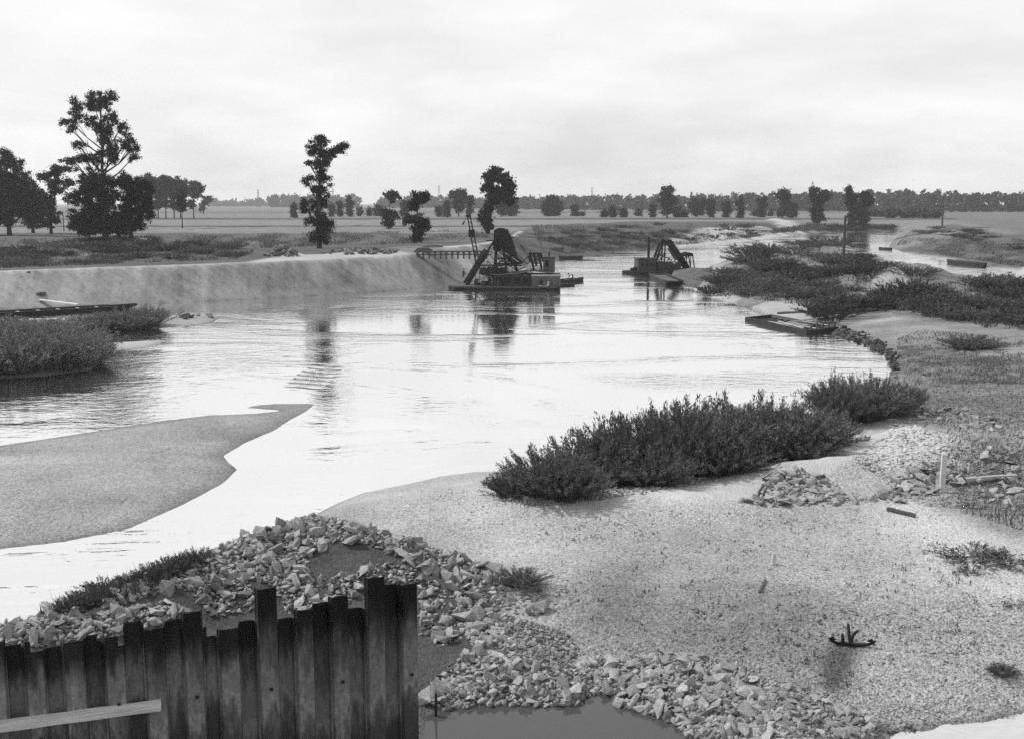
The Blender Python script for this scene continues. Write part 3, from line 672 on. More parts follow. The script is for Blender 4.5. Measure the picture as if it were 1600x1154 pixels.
# plank fixed along the wall
pA = on_wall(-140, 1146.0); pB = on_wall(250, 1095.0)
off = np.array([wn[0], wn[1], 0]) * .165
va, vb = Vector(pA + off), Vector(pB + off)
L = (vb - va).length; pl = MB(); rings = []
for k in range(13):
    u = L * k / 12; hh = .098 + random.uniform(-.006, .006); ww = .04
    rings.append([(u, -ww, -hh), (u, ww, -hh + .01), (u, ww, hh), (u, -ww, hh + random.uniform(-.01, .01))])
pl.loft(rings)
po = tag(pl.build('timber_beam', M['timber_pale'], loc=va), 'pale rough sawn timber beam fixed slanting across the steel piles', 'beam')
po.rotation_mode = 'QUATERNION'
dv = (vb - va).normalized(); xq = dv; zq = Vector((wn[0], wn[1], 0)); yq = (-zq)
zz = xq.cross(yq).normalized(); yq = zz.cross(xq)
po.rotation_quaternion = Matrix((xq, yq, zz)).transposed().to_quaternion()

# ------------------------------------------------------------------ stones
def hull_stone(flat, n=13):
    bm = bmesh.new()
    for _ in range(n):
        v = Vector((random.gauss(0, 1), random.gauss(0, 1), random.gauss(0, 1))).normalized() * random.uniform(.75, 1.15)
        c = max(abs(v.x), abs(v.y), abs(v.z)); v = v.lerp(v / c * .85, .65)
        bm.verts.new((v.x, v.y * random.uniform(.8, 1), v.z * flat))
    r = bmesh.ops.convex_hull(bm, input=list(bm.verts))
    bmesh.ops.delete(bm, geom=list({g for g in r['geom_interior'] + r['geom_unused'] if isinstance(g, bmesh.types.BMVert)}), context='VERTS')
    bmesh.ops.recalc_face_normals(bm, faces=bm.faces)
    me = bpy.data.meshes.new('stone'); bm.to_mesh(me); bm.free(); me.materials.append(M['stone']); return me
STONES = [hull_stone(f, n) for f in (.55, .7, .42, .62, .85, .5, .35) for n in (11, 14)]

STONES_M = {}
for _k in ('clod', 'spoil'):
    STONES_M[_k] = []
    for _m in STONES:
        _c = _m.copy(); _c.materials.clear(); _c.materials.append(M[_k]); STONES_M[_k].append(_c)

def sample_px(poly, n, dens=None):
    poly = np.asarray(poly, float); lo, hi = poly.min(0), poly.max(0); out = np.empty((0, 2))
    while len(out) < n:
        q = rng.uniform(lo, hi, (n * 3, 2)); q = q[in_poly(q[:, 0], q[:, 1], poly)]
        if dens is not None: q = q[rng.random(len(q)) < dens(q[:, 0], q[:, 1])]
        out = np.vstack([out, q])
    return out[:n]

def pebble_mesh(name, pts, sizes, mat, flat=.55):
    """many small stones too small to pick apart, one mesh"""
    base = np.array([(1,0,0),(-.35,.95,.1),(-.5,-.85,.05),(.1,.1,1),(0,.05,-1),(.45,.75,-.2)], float)
    fc = np.array([(0,5,3),(5,1,3),(1,2,3),(2,0,3),(5,0,4),(1,5,4),(2,1,4),(0,2,4)])
    n = len(pts); a = rng.uniform(0, 2*np.pi, n); til = rng.normal(0, .35, (n, 2))
    v = np.repeat(base[None], n, 0) * rng.uniform(.7, 1.3, (n, 6, 1)) * np.stack([np.ones(n), rng.uniform(.6, 1, n), rng.uniform(.35, 1, n) * flat * 1.3], -1)[:, None, :]
    x = v[..., 0] * np.cos(a)[:, None] - v[..., 1] * np.sin(a)[:, None]; y = v[..., 0] * np.sin(a)[:, None] + v[..., 1] * np.cos(a)[:, None]
    z = v[..., 2] + x * til[:, :1] + y * til[:, 1:]
    v = np.stack([x, y, z], -1) * sizes[:, None, None] + pts[:, None, :]
    f = (fc[None] + (np.arange(n) * 6)[:, None, None]).reshape(-1, 3)
    return mesh_np(name, v.reshape(-1, 3), f, mat)

def stone_group(name, label, cat, polys, n_big, size, n_small=0, small=(.05, .14), upright=0.0, sink=.25, group=None, pile=1.0, mat=None, layers=0.0):
    """a heap or bank of stones: single stones as parts, the rest joined"""
    tot = sum(p[1] for p in polys); pts = np.vstack([sample_px(p[0], max(1, int(n_big * p[1] / tot))) for p in polys])
    w = pick(pts[:, 0], pts[:, 1], water=False)
    c = w.mean(0); c[2] = ground_z(c[0], c[1])
    root = thing(name, label, cat, tuple(c), 0, group)
    for p in w:
        s = rng.uniform(*size) if rng.random() > .15 else size[1] * rng.uniform(.9, 1.25)
        o = link('stone', STONES[rng.integers(len(STONES))] if not mat else STONES_M[mat][rng.integers(14)], root)
        o.location = (p[0] - c[0], p[1] - c[1], p[2] - c[2] + s * (.5 - sink) * .55 + layers * rng.random() ** 2)
        tilt = .5 if rng.random() > upright else 1.4
        o.rotation_euler = (rng.normal(0, tilt), rng.normal(0, tilt), rng.uniform(0, 6.28))
        o.scale = (s * .5 * rng.uniform(.85, 1.35), s * .5 * rng.uniform(.7, 1.1), s * .5 * rng.uniform(.5, 1.0))
    if n_small:
        pts = np.vstack([sample_px(p[0], max(1, int(n_small * p[1] / tot))) for p in polys])
        w = pick(pts[:, 0], pts[:, 1], water=False)
        o = link('rubble', pebble_mesh('rubble', w - c + np.array([0, 0, .01]), rng.uniform(small[0], small[1], len(w)), M['rubble']), root); o['kind'] = 'stuff'
    return root

stone_group('stone_heap', 'heap of dumped quarry stones and dark earth behind the steel piles', 'stone heap',
    [([(0, 975), (60, 960), (130, 940), (300, 872), (420, 820), (480, 803), (540, 812), (600, 835), (590, 850), (520, 845), (480, 870), (490, 920), (430, 920), (400, 905), (330, 920), (250, 925), (120, 965), (60, 985), (0, 1000)], 190),
     ([(0, 985), (140, 955), (260, 940), (300, 960), (200, 990), (120, 1005), (0, 1015)], 46), ([(300, 925), (390, 910), (400, 950), (330, 965)], 10), ([(430, 920), (520, 900), (600, 880), (650, 890), (640, 915), (570, 910), (540, 950), (450, 960)], 26)], 299, (.2, .47), 3200, (.04, .14), upright=.3)
stone_group('stone_spill', 'stones spilled down the right flank of the stone heap', 'stones',
    [([(540, 815), (600, 835), (690, 858), (770, 888), (800, 915), (700, 905), (640, 880), (580, 850)], 110), ([(655, 905), (740, 905), (790, 935), (760, 990), (690, 1010), (655, 990)], 60)], 170, (.18, .46), 1000, (.03, .12), upright=.3)
stone_group('stone_bank', 'bank of pale angular stones along the edge of the still pool', 'stone bank',
    [([(660, 1100), (700, 1108), (760, 1102), (835, 1102), (912, 1104), (915, 1075), (900, 1040), (840, 1045), (800, 1035), (740, 1010), (700, 1040), (680, 1060)], 90), ([(910, 1035), (960, 1025), (1060, 1030), (1150, 1045), (1190, 1100), (1160, 1153), (1075, 1153), (1062, 1136), (1030, 1121), (965, 1100), (950, 1083), (916, 1088)], 150), ([(760, 905), (850, 910), (850, 960), (790, 960)], 10), ([(720, 960), (800, 965), (800, 1010), (740, 1010)], 26)], 299, (.16, .43), 2200, (.04, .14), upright=.35)
stone_group('shingle_slabs', 'small flat pale slabs thinning out from the stone bank over the gravel', 'stones',
    [([(930, 1028), (1060, 1022), (1160, 1040), (1180, 1060), (1060, 1050)], 80), ([(1150, 1050), (1230, 1075), (1330, 1110), (1390, 1140), (1370, 1152), (1190, 1152), (1180, 1100)], 180)], 260, (.10, .3), 1500, (.03, .09))
stone_group('rubble_mound', 'mound of small pale broken stone beside the still pool', 'stone mound',
    [([(780, 985), (820, 968), (880, 985), (905, 1015), (895, 1040), (850, 1045), (800, 1030), (770, 1010)], 1)], 230, (.10, .2), 900, (.03, .07), upright=.3)
stone_group('stone_pile', 'low pile of broken stones around the pale wooden stake', 'stone pile',
    [([(1380, 770), (1420, 735), (1470, 722), (1520, 735), (1540, 750), (1500, 760), (1450, 775), (1400, 790)], 120), ([(1500, 700), (1600, 690), (1600, 790), (1530, 780)], 40), ([(1200, 740), (1240, 730), (1300, 750), (1320, 770), (1380, 770), (1390, 785), (1300, 790), (1200, 790), (1150, 785), (1180, 775)], 90)], 290, (.2, .48), 900, (.04, .12))
stone_group('scattered_stones', 'scattered pale stones on the gravel flat past the willow bushes', 'stones',
    [([(1430, 640), (1480, 632), (1560, 655), (1570, 675), (1500, 668), (1430, 655)], 46), ([(1500, 690), (1600, 690), (1600, 780), (1540, 790)], 14)], 60, (.2, .5), 200, (.06, .14))
stone_group('stones_by_bush', 'stones and shingle lying at the foot of the willow row', 'stones',
    [([(780, 782), (830, 775), (940, 760), (1050, 745), (1140, 740), (1100, 755), (960, 778), (840, 792)], 1)], 60, (.12, .3), 900, (.04, .1))
stone_group('crest_stone_pile', 'small heap of stones at the left end of the pale spoil bank', 'stone pile', [([(410, 401), (425, 391), (450, 389), (470, 401)], 1)], 80, (.4, .9), 0, mat='spoil', layers=.35)
stone_group('crest_stone_row', 'low row of dark stones along the crest of the embankment', 'stone row', [([(500, 398), (520, 392), (590, 390), (622, 393), (618, 397), (560, 398)], 1)], 90, (.4, .85), mat='spoil', layers=.2)
stone_group('bar_stones', 'cluster of dark boulders on the bar in the river', 'stones', [([(278, 496), (290, 489), (330, 490), (345, 494), (330, 500), (280, 499)], 1)], 16, (.5, 1.2), mat='spoil')
stone_group('eroded_edge', 'dark crumbling earth clods along the undercut shore beside the pontoon', 'earth clods', [([(1300, 524), (1315, 512), (1350, 522), (1385, 540), (1402, 560), (1404, 580), (1396, 584), (1390, 565), (1370, 550), (1335, 536)], 1)], 170, (.2, .55), mat='clod', layers=.25)
stone_group('spit_stones', 'pale stones strewn along the scrubby end of the spit', 'stones', [([(1105, 462), (1120, 450), (1160, 452), (1175, 462), (1130, 468)], 1)], 40, (.3, .7))

# loose gravel of the flats: real pebbles, past counting
def gravel(label, poly, n, sz, clip, coarse=None):
    g_ = sample_px(poly, n); w = pick(g_[:, 0], g_[:, 1], water=False); w = w[w[:, 2] > -.05]
    k = rng.gamma(2.0, sz, len(w)).clip(*clip) * (.75 + .5 * vnoise(w[:, 0] / 1.7, w[:, 1] / 1.7, 8))
    if coarse: k = k * np.interp(w[:, 1], *coarse)
    me = pebble_mesh('gravel', w, k, M['pebble']); at = me.attributes.new('tone', 'FLOAT', 'POINT')
    at.data.foreach_set('value', np.repeat(tone_at(w[:, 0], w[:, 1]), 6).astype(np.float32))
    tag(link('gravel', me), label, 'gravel', kind='stuff')
gravel('loose river gravel covering the flat beside the pool', [(540, 790), (690, 745), (790, 742), (880, 790), (1200, 790), (1600, 800), (1600, 1115), (1380, 1150), (1190, 1150), (1150, 1040), (900, 1030), (850, 950), (760, 880), (600, 830)], 46000, .0095, (.008, .08), ([21, 24, 30, 45], [1.35, 1.0, .8, .9]))
gravel('coarse gravel strewn over the flat past the willow bushes', [(1420, 560), (1600, 560), (1600, 800), (1440, 790), (1330, 720), (1430, 640)], 9000, .022, (.02, .16))

# ------------------------------------------------------------------ plants
def quad_leaves(c, size, stretch=1.0, dirs=None):
    n = len(c)
    a = rng.normal(size=(n, 3)) if dirs is None else dirs
    a = a / np.linalg.norm(a, axis=1, keepdims=True)
    b = np.cross(a, rng.normal(size=(n, 3))); b /= np.linalg.norm(b, axis=1, keepdims=True) + 1e-9
    s = (size * rng.uniform(.6, 1.3, n))[:, None]
    a = a * s * stretch; b = b * s
    v = np.stack([c - a * .5, c + b * .5, c + a * .5, c - b * .5], 1).reshape(-1, 3)
    return v, np.arange(n * 4).reshape(-1, 4)

def crown_points(blobs, n_total, clump, sub=True):
    """leaf positions for a crown made of ellipsoids (x, y, z, rx, ry, rz); clumped, hollow, ragged"""
    vol = np.array([(b[3] * b[5]) for b in blobs]); vol /= vol.sum(); out = []
    for b, k in zip(blobs, vol):
        if sub:
            ss = [(b[0], b[1], b[2], b[3] * .66, b[4] * .66, b[5] * .66)]
            for _ in range(12):
                u = rng.normal(size=3); u /= np.linalg.norm(u); q = rng.uniform(.6, 1.08); e = rng.uniform(.16, .42)
                ss.append((b[0] + u[0] * b[3] * q, b[1] + u[1] * b[4] * q, b[2] + u[2] * b[5] * q, b[3] * e, b[4] * e, b[5] * e * .8))
            out.append(crown_points(ss, int(n_total * k), clump, sub=False)); continue
        n = max(5, int(n_total * k)); m = max(3, n // 30)
        u = rng.normal(size=(m, 3)); u /= np.linalg.norm(u, axis=1, keepdims=True)
        r = rng.uniform(.1, 1, m) ** .5 * rng.uniform(.8, 1.2, m)
        cc = u * r[:, None] * np.array(b[3:6]) + np.array(b[:3])
        cs = clump * rng.uniform(.55, 1.3, m)
        w = rng.random(m) ** 1.5 + .12; w /= w.sum()
        pick_ = rng.choice(m, n, p=w)
        out.append(cc[pick_] + rng.normal(size=(n, 3)) * (cs[pick_])[:, None] * np.array([.7, .7, .55]))
    return np.vstack(out)

def tree_at(name, label, px, py, blobs, dens=1.0, group=None, cat='tree', leaf_px=3.0, depth=.85, trunk_px=None, lean=None, mat='leaf', roots=None, foot=None):
    g = pick(px, py)[0]
    if foot is not None: g = np.array([atY(px, py, foot)[0], foot, ground_z(atY(px, py, foot)[0], foot)])
    Y = g[1]; m = mpp(Y, 4); B = []
    for cx, cy, rx, ry in blobs:
        x, z = atY(cx, cy, Y); B.append((x - g[0], rng.uniform(-.5, .5) * rx * m, z - g[2], rx * m, .5 * (rx + ry) * m * depth, ry * m))
    area = sum(math.pi * b[2] * b[3] for b in blobs)
    pts = crown_points(B, int(area * 1.9 * dens * (3.0 / leaf_px) ** 2) + 60, (3.3 if leaf_px < 2 else leaf_px * 1.35) * m)
    pts = pts[pts[:, 2] > .15]
    v, f = quad_leaves(pts, leaf_px * m * .95, 1.35)
    root = thing(name, label, cat, tuple(g), 0, group)
    link('crown', mesh_np('crown', v, f, M[mat]), root)
    top = max(B, key=lambda b: b[2] + b[5]); tr = (trunk_px or max(2.0, (B and 0.055 * (py - min(c[1] for c in blobs)) * .35 + 1.2))) * m * .5
    mb = MB(); 
    order = sorted(B, key=lambda b: b[2])
    spine = [(0, 0, -.3)]; ht = top[2]
    for k in range(1, 7):
        z = ht * k / 6; near = min(B, key=lambda b: abs(b[2] - z) + .6 * abs(b[0]))
        w = (k / 6) ** 1.6
        spine.append((top[0] * w * .8 + near[0] * .12 * (1 - w), top[1] * w * .5, z))
    mb.tube(spine, [tr * (1.25 if k == 0 else 1 - .85 * k / 6) for k in range(7)], 8)
    for b in order:
        z0 = max(.12 * ht, b[2] - .18 * ht - b[5] * .3); kk = min(5, max(0, int(z0 / ht * 6))); fr = min(1, max(0, z0 / ht * 6 - kk))
        s0 = Vector(spine[kk]).lerp(Vector(spine[kk + 1]), fr); e = Vector((b[0], b[1], b[2] + b[5] * .3)); r0 = tr * max(.15, (.62 - .5 * z0 / ht))
        mid = s0.lerp(e, .5) + Vector((0, 0, -.06 * (e - s0).length))
        mb.tube([s0, mid, e], [r0, r0 * .6, r0 * .15], 5)
        for q in range(3):
            e2 = Vector((b[0] + rng.uniform(-.7, .7) * b[3], b[1] + rng.uniform(-.7, .7) * b[4], b[2] + rng.uniform(-.3, .8) * b[5]))
            mb.tube([mid, mid.lerp(e2, .6) + Vector((0, 0, .05 * ht * .3)), e2], [r0 * .4, r0 * .25, r0 * .08], 4)
    mb.build('trunk', M['bark'], root, smooth=True)
    return root

NG = 'trees on the left bank'
tree_at('poplar_tree', 'tall dark poplar with open broken top above the left bank', 165, 376, [(155, 160, 22, 17), (174, 152, 11, 9), (142, 152, 7, 8), (121, 172, 11, 17), (112, 192, 14, 8), (108, 203, 8, 5), (142, 188, 9, 12), (164, 205, 15, 28), (178, 185, 8, 12), (193, 200, 9, 9), (198, 226, 14, 16), (208, 247, 9, 6), (212, 232, 7, 7), (174, 238, 16, 18), (126, 229, 12, 6), (112, 253, 16, 5), (131, 246, 13, 7), (150, 250, 14, 10),
    (150, 282, 28, 20), (130, 300, 26, 18), (172, 300, 28, 26), (150, 330, 32, 24), (135, 352, 26, 18), (168, 355, 20, 16)], dens=.62, trunk_px=9, leaf_px=1.8, group=NG)
tree_at('broadleaf_tree', 'dark rounded tree leaning against the right side of the tall poplar', 205, 372, [(195, 285, 22, 16), (212, 298, 24, 20), (228, 310, 14, 18), (203, 325, 26, 22), (205, 350, 24, 18), (232, 330, 8, 18)], group=NG, trunk_px=6, leaf_px=1.9, dens=.8)
tree_at('thicket_tree', 'low dark thicket growing round the foot of the tall poplar', 140, 377, [(135, 338, 26, 20), (118, 352, 18, 15), (165, 355, 20, 15), (140, 360, 24, 13), (190, 350, 14, 14)], group=NG, trunk_px=4, leaf_px=1.9, dens=.9, cat='thicket')
tree_at('broadleaf_tree', 'dense dark tree with domed crown beside the left spinney gap', 15, 368, [(10, 258, 24, 20), (22, 285, 28, 22), (0, 300, 30, 30), (40, 300, 20, 20), (10, 335, 34, 26), (45, 330, 18, 20)], group=NG, trunk_px=7, leaf_px=1.9, dens=.8)
tree_at('broadleaf_tree', 'dark tree hidden half behind the domed tree, left of the gap', 52, 364, [(52, 300, 17, 22), (58, 325, 17, 22), (50, 345, 18, 14), (38, 280, 12, 12)], group=NG, trunk_px=5, leaf_px=1.9, dens=.8)
tree_at('broadleaf_tree', 'slim dark tree with flat spreading boughs left of the tall poplar', 80, 366, [(84, 270, 14, 9), (100, 265, 20, 5), (70, 275, 10, 8), (88, 292, 14, 14), (80, 315, 12, 16), (84, 340, 11, 14), (105, 285, 14, 6), (74, 350, 9, 10)], group=NG, trunk_px=5, leaf_px=1.9, dens=.8)
tree_at('broadleaf_tree', 'large dark tree at the left edge of the spinney', -45, 368, [(-45, 265, 30, 28), (-50, 310, 40, 35), (-40, 340, 38, 22)], group=NG, trunk_px=7, leaf_px=3.5)
tree_at('leaning_tree', 'tall shaggy ivy-clad tree with its top bent to the right', 499, 388, [(502, 220, 16, 8), (535, 230, 10, 8), (524, 235, 12, 8), (489, 235, 12, 9), (508, 240, 16, 10), (484, 255, 9, 4), (503, 258, 13, 11), (483, 280, 10, 5), (479, 286, 5, 4), (505, 280, 12, 12), (499, 300, 12, 13), (494, 320, 13, 15), (476, 325, 8, 11), (494, 345, 16, 16), (513, 352, 11, 13), (500, 370, 13, 13)], dens=.85, trunk_px=7, leaf_px=1.8, group=NG)
tree_at('pollard_tree', 'small tree with umbrella top over a round lower crown', 607, 358, [(612, 308, 13, 7), (612, 304, 8, 5), (606, 338, 14, 10), (606, 350, 8, 7)], dens=1.4, trunk_px=2.5, leaf_px=2.4, group=NG)
tree_at('pollard_tree', 'dark tree with two stacked crowns behind the pale spoil', 650, 380, [(655, 311, 14, 11), (664, 306, 6, 6), (648, 322, 9, 9), (636, 344, 9, 8), (652, 345, 14, 11), (664, 350, 7, 9), (652, 362, 11, 11), (650, 374, 7, 6)], dens=1.3, trunk_px=3.5, leaf_px=2.4, group=NG)
tree_at('broadleaf_tree', 'big dark tree with ragged top standing beyond the large dredger', 762, 366, [(773, 270, 11, 9), (764, 280, 11, 11), (788, 280, 12, 10), (798, 290, 8, 8), (768, 298, 14, 14), (790, 300, 14, 12), (798, 312, 8, 8), (775, 315, 12, 9), (760, 325, 9, 12), (758, 342, 10, 13), (763, 355, 8, 8)], dens=1.4, trunk_px=5, leaf_px=2.5, group=NG)
MG = 'trees scattered over the far meadow'
for px, py, bl, lab in [
    (717, 339, [(717, 301, 12, 7), (709, 306, 7, 6), (726, 307, 6, 6), (713, 320, 4, 12), (721, 320, 3.5, 12)], 'meadow tree with arched crown on two leafy stems'),
    (735, 340, [(735, 313, 6, 7), (734, 328, 4, 9)], 'narrow tree beside the arched meadow tree'),
    (783, 339, [(783, 322, 5, 12), (785, 308, 6, 8)], 'slim tree behind the big ragged tree'),
    (797, 338, [(797, 323, 12, 8), (793, 331, 13, 6)], 'low round bushy tree right of the big ragged tree'),
    (863, 338, [(863, 313, 9, 8), (854, 323, 9, 8), (872, 323, 9, 8), (863, 326, 14, 8), (863, 333, 16, 5)], 'solitary round broad tree alone on the far meadow'),
    (285, 357, [(284, 305, 8, 10), (284, 320, 6, 9), (281, 313, 8, 7)], 'spindly young tree on a bare stem in the left meadow'),
    (303, 341, [(300, 292, 13, 9), (310, 297, 7, 7), (303, 306, 11, 7), (300, 318, 6, 6)], 'tree with lopsided crown behind the spindly young tree'),
    (318, 335, [(326, 312, 6, 4), (321, 316, 4, 4), (316, 325, 4, 6)], 'thin crooked tree right of the lopsided one'),
    (1043, 341, [(1043, 300, 11, 9), (1043, 314, 15, 10), (1042, 328, 10, 9)], 'tall rounded tree standing out before the far wood'),
    (1088, 339, [(1085, 320, 9, 8), (1097, 318, 9, 8), (1090, 331, 10, 7)], 'broad bushy tree before the far wood'),
    (1280, 352, [(1274, 300, 11, 7), (1288, 305, 10, 9), (1277, 312, 13, 9), (1275, 328, 9, 11), (1279, 342, 9, 9)], 'dark tall tree on the river bend before the wood'),
    (1332, 360, [(1327, 299, 6, 8), (1329, 311, 8, 10), (1334, 328, 12, 12), (1333, 345, 10, 13)], 'dark tree at the water edge on the river bend'),
    (1350, 360, [(1352, 308, 8, 9), (1358, 315, 7, 8), (1350, 328, 11, 12), (1348, 346, 10, 12)], 'dark tree leaning on its twin at the river bend'),
    (1222, 341, [(1220, 302, 7, 6), (1226, 310, 11, 8), (1230, 324, 10, 9), (1222, 334, 9, 5)], 'leaning bushy tree left of the river bend'),
    (1110, 340, [(1110, 318, 6, 8), (1110, 331, 6, 8)], 'slim dark tree right of the broad bushy one'),
    (1240, 341, [(1240, 325, 7, 8), (1238, 335, 9, 5)], 'low bush tree beside the leaning bushy tree')]:
    tree_at('meadow_tree', lab, px, py, bl, dens=1.5, group=MG, leaf_px=2.2, trunk_px=2.0)
SG = 'small trees in a row across the meadow'
for px, py, ty, hw in [(460, 341, 317, 4), (518, 339, 318, 3.5), (532, 339, 313, 4), (546, 339, 309, 4.5), (562, 338, 324, 3), (577, 338, 325, 3), (590, 338, 320, 5), (632, 339, 313, 6), (686, 339, 322, 4), (699, 340, 313, 4.5), (898, 338, 320, 4), (945, 340, 328, 5), (958, 340, 323, 5), (974, 340, 327, 6), (998, 338, 327, 4), (1020, 340, 320, 4),
                       (1134, 340, 315, 5), (1157, 341, 308, 5), (1190, 340, 306, 6), (1180, 338, 329, 4), (1204, 338, 330, 4), (909, 338, 332, 2.5), (1069, 340, 330, 6), (1058, 340, 322, 5)]:
    h_ = py - ty
    tree_at('small_tree', 'small upright tree of the row crossing the far meadow', px, py, [(px, ty + h_ * .28, hw, h_ * .27), (px + rng.uniform(-1, 1), ty + h_ * .62, hw * .85, h_ * .25), (px, ty + h_ * .85, hw * .8, h_ * .15)], dens=1.6, group=SG, leaf_px=1.9, trunk_px=1.4)
GG = 'hazy grove behind the poplar'
for px, ty in [(218, 276), (232, 272), (247, 276), (259, 272), (272, 274), (282, 278)]:
    tree_at('grove_tree', 'tall hazy grove tree behind the dark poplar', px, 334, [(px, ty + 10, 10, 9), (px + 5, ty + 20, 9, 8), (px - 4, ty + 28, 8, 8), (px, ty + 44, 6, 9)], dens=1.4, group=GG, leaf_px=2.2, trunk_px=2.0, foot=520)

def wood(name, label, spans, seed, leaf=1.3):
    """far-off wood that reads as one mass: many crowns in one object"""
    V = []; Fc = []; n0 = 0
    for x0, x1, top0, top1, Y, step, rows in spans:
        m = mpp(Y, 4)
        xs = np.arange(x0, x1, step)
        for k in range(rows):
            for px in xs:
                px = px + rng.uniform(-.5, .5) * step; Yk = Y * (1 + .07 * k + rng.uniform(0, .05))
                tpy = np.interp(px, [x0, x1], [top0, top1]) + rng.normal(0, 1.6) + 2.5 * (k == 0)
                x, zt = atY(px, tpy, Yk); z0 = float(ground_z(x, Yk)); hh = max(4, zt - z0); r = step * m * rng.uniform(.6, 1.0)
                B = [(x, Yk, z0 + hh * .72, r, r, hh * .28), (x + rng.uniform(-.4, .4) * r, Yk, z0 + hh * .4, r * 1.05, r, hh * .3), (x, Yk, z0 + hh * .15, r * 1.1, r, hh * .17)]
                p = crown_points(B, int(330 * (step / 9) * rng.uniform(.8, 1.2)), r * .4, sub=False)
                v, f = quad_leaves(p, leaf * m * 2.6, 1.1); V.append(v); Fc.append(f + n0); n0 += len(v)
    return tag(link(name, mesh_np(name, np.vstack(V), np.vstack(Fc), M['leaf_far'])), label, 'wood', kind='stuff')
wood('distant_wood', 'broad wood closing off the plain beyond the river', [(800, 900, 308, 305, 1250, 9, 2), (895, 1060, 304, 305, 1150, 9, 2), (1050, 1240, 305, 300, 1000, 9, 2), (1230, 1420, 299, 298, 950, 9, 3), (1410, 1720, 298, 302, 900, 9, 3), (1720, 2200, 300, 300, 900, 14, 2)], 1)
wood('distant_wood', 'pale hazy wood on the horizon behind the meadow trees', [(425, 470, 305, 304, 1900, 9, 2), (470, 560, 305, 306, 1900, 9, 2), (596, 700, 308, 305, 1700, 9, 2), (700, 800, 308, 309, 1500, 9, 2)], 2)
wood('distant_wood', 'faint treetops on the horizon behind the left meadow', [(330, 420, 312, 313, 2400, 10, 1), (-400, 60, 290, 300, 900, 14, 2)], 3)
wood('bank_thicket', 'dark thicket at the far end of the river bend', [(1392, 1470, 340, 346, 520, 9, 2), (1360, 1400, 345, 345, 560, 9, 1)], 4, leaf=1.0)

# willow and scrub bushes
def bush_mesh(name, stems, leaves, spread, leaf, mat, up=1.0, droop=.25, stem_r=.012):
    """unit bush, about 1 m high and 1.2 m wide: raking stems set with narrow leaves"""
    P0 = []; D0 = []; mb = MB()
    for s in range(stems):
        a = rng.uniform(0, 2*np.pi); r0 = spread * .32 * rng.random() ** .5; ou = rng.random() ** .7
        b0 = np.array([math.cos(a) * r0, math.sin(a) * r0, -.04])
        le = rng.uniform(.62, 1.05) * (1 - .30 * ou)
        d = np.array([math.cos(a) * ou * spread * .62, math.sin(a) * ou * spread * .62, le]) + np.array([rng.normal(0, .07), rng.normal(0, .07), 0])
        t = np.linspace(0, 1, 6)[:, None]
        c = b0 + d * t * np.array([1, 1, up]) + np.array([math.cos(a), math.sin(a), -1.0]) * (t ** 2.5) * droop * ou * .5
        if s % 2 == 0: mb.tube([tuple(q) for q in c[::2]] + [tuple(c[-1])], [stem_r, stem_r * .8, stem_r * .5, stem_r * .2], 3)
        n = leaves // stems; tt = rng.random(n) ** .75 * .92 + .06
        pc = np.stack([np.interp(tt, t[:, 0], c[:, k]) for k in range(3)], -1)
        dr = (d / np.linalg.norm(d)) + rng.normal(0, .5, (n, 3))
        pc = pc + rng.normal(0, .022, (n, 3)) + dr * leaf * .3
        P0.append(pc); D0.append(dr)
    v, f = quad_leaves(np.vstack(P0), leaf * .28, 4.2, np.vstack(D0))
    return mesh_np(name, v, f, mat), mb.mesh('stems', M['bark'])
WILLOW = [bush_mesh('foliage', 170, 17000, 1.25, .062, M['willow']) for _ in range(4)]
REED = [bush_mesh('foliage', 150, 9000, 1.25, .075, M['reed']) for _ in range(3)]
SCRUB = [bush_mesh('foliage', 60, 3000, 1.5, .11, M['scrub'], stem_r=.012) for _ in range(5)]
TUFT = [bush_mesh('blades', 70, 1100, 1.6, .17, M['grass'], droop=.6, stem_r=.006) for _ in range(3)]

def bush(name, label, px, py, wpx, hpx, kind, group=None, cat='bush', foot=None):
    g = pick(px, py)[0] if foot is None else np.array([*foot, ground_z(*foot)]); m = mpp(g[1], max(g[2], 0))
    fm, sm = kind[rng.integers(len(kind))]
    r = thing(name, label, cat, (g[0], g[1], max(g[2], 0) - .02), rng.uniform(0, 6.28), group)
    r.scale = (wpx * m / 1.25, wpx * m / 1.25, hpx * m / .95)
    link(fm.name.split('.')[0], fm, r); link('stems', sm, r)
    return r
WG = 'willow bushes along the gravel shore'
wl = ['low sparse willow bush at the pool end of the shore row', 'small willow bush second along the shore row from the heap', 'rounded willow bush third along the shore row from the heap', 'feathery willow bush fourth along the shore row from the heap', 'tall willow bush fifth along the shore row from the heap', 'tallest spiky willow bush in the middle of the shore row',
      'tall willow bush with upright shoots right of the middle of the row', 'dark willow bush towards the far end of the shore row', 'low willow bush trailing off at the row end over pale sand']
for (px, py, w, h_), lab in zip([(803, 773, 62, 42), (858, 770, 95, 82), (925, 757, 110, 92), (985, 746, 112, 112), (1048, 738, 122, 122), (1108, 730, 125, 120), (1168, 716, 118, 112), (1222, 706, 112, 92), (1270, 698, 90, 66)], wl):
    bush('willow_bush', lab, px, py, w, h_, WILLOW, WG)
for (px, py, w, h_), lab in zip([(890, 776, 80, 60), (1010, 757, 95, 70), (1130, 738, 100, 70), (1250, 716, 80, 52)], ['low willow growth in front of the second shore bush', 'low willow growth in front of the fourth shore bush', 'low willow growth in front of the tall upright bush', 'low willow growth beside the pale sand hump']):
    bush('willow_bush', lab, px, py, w, h_, WILLOW, WG)
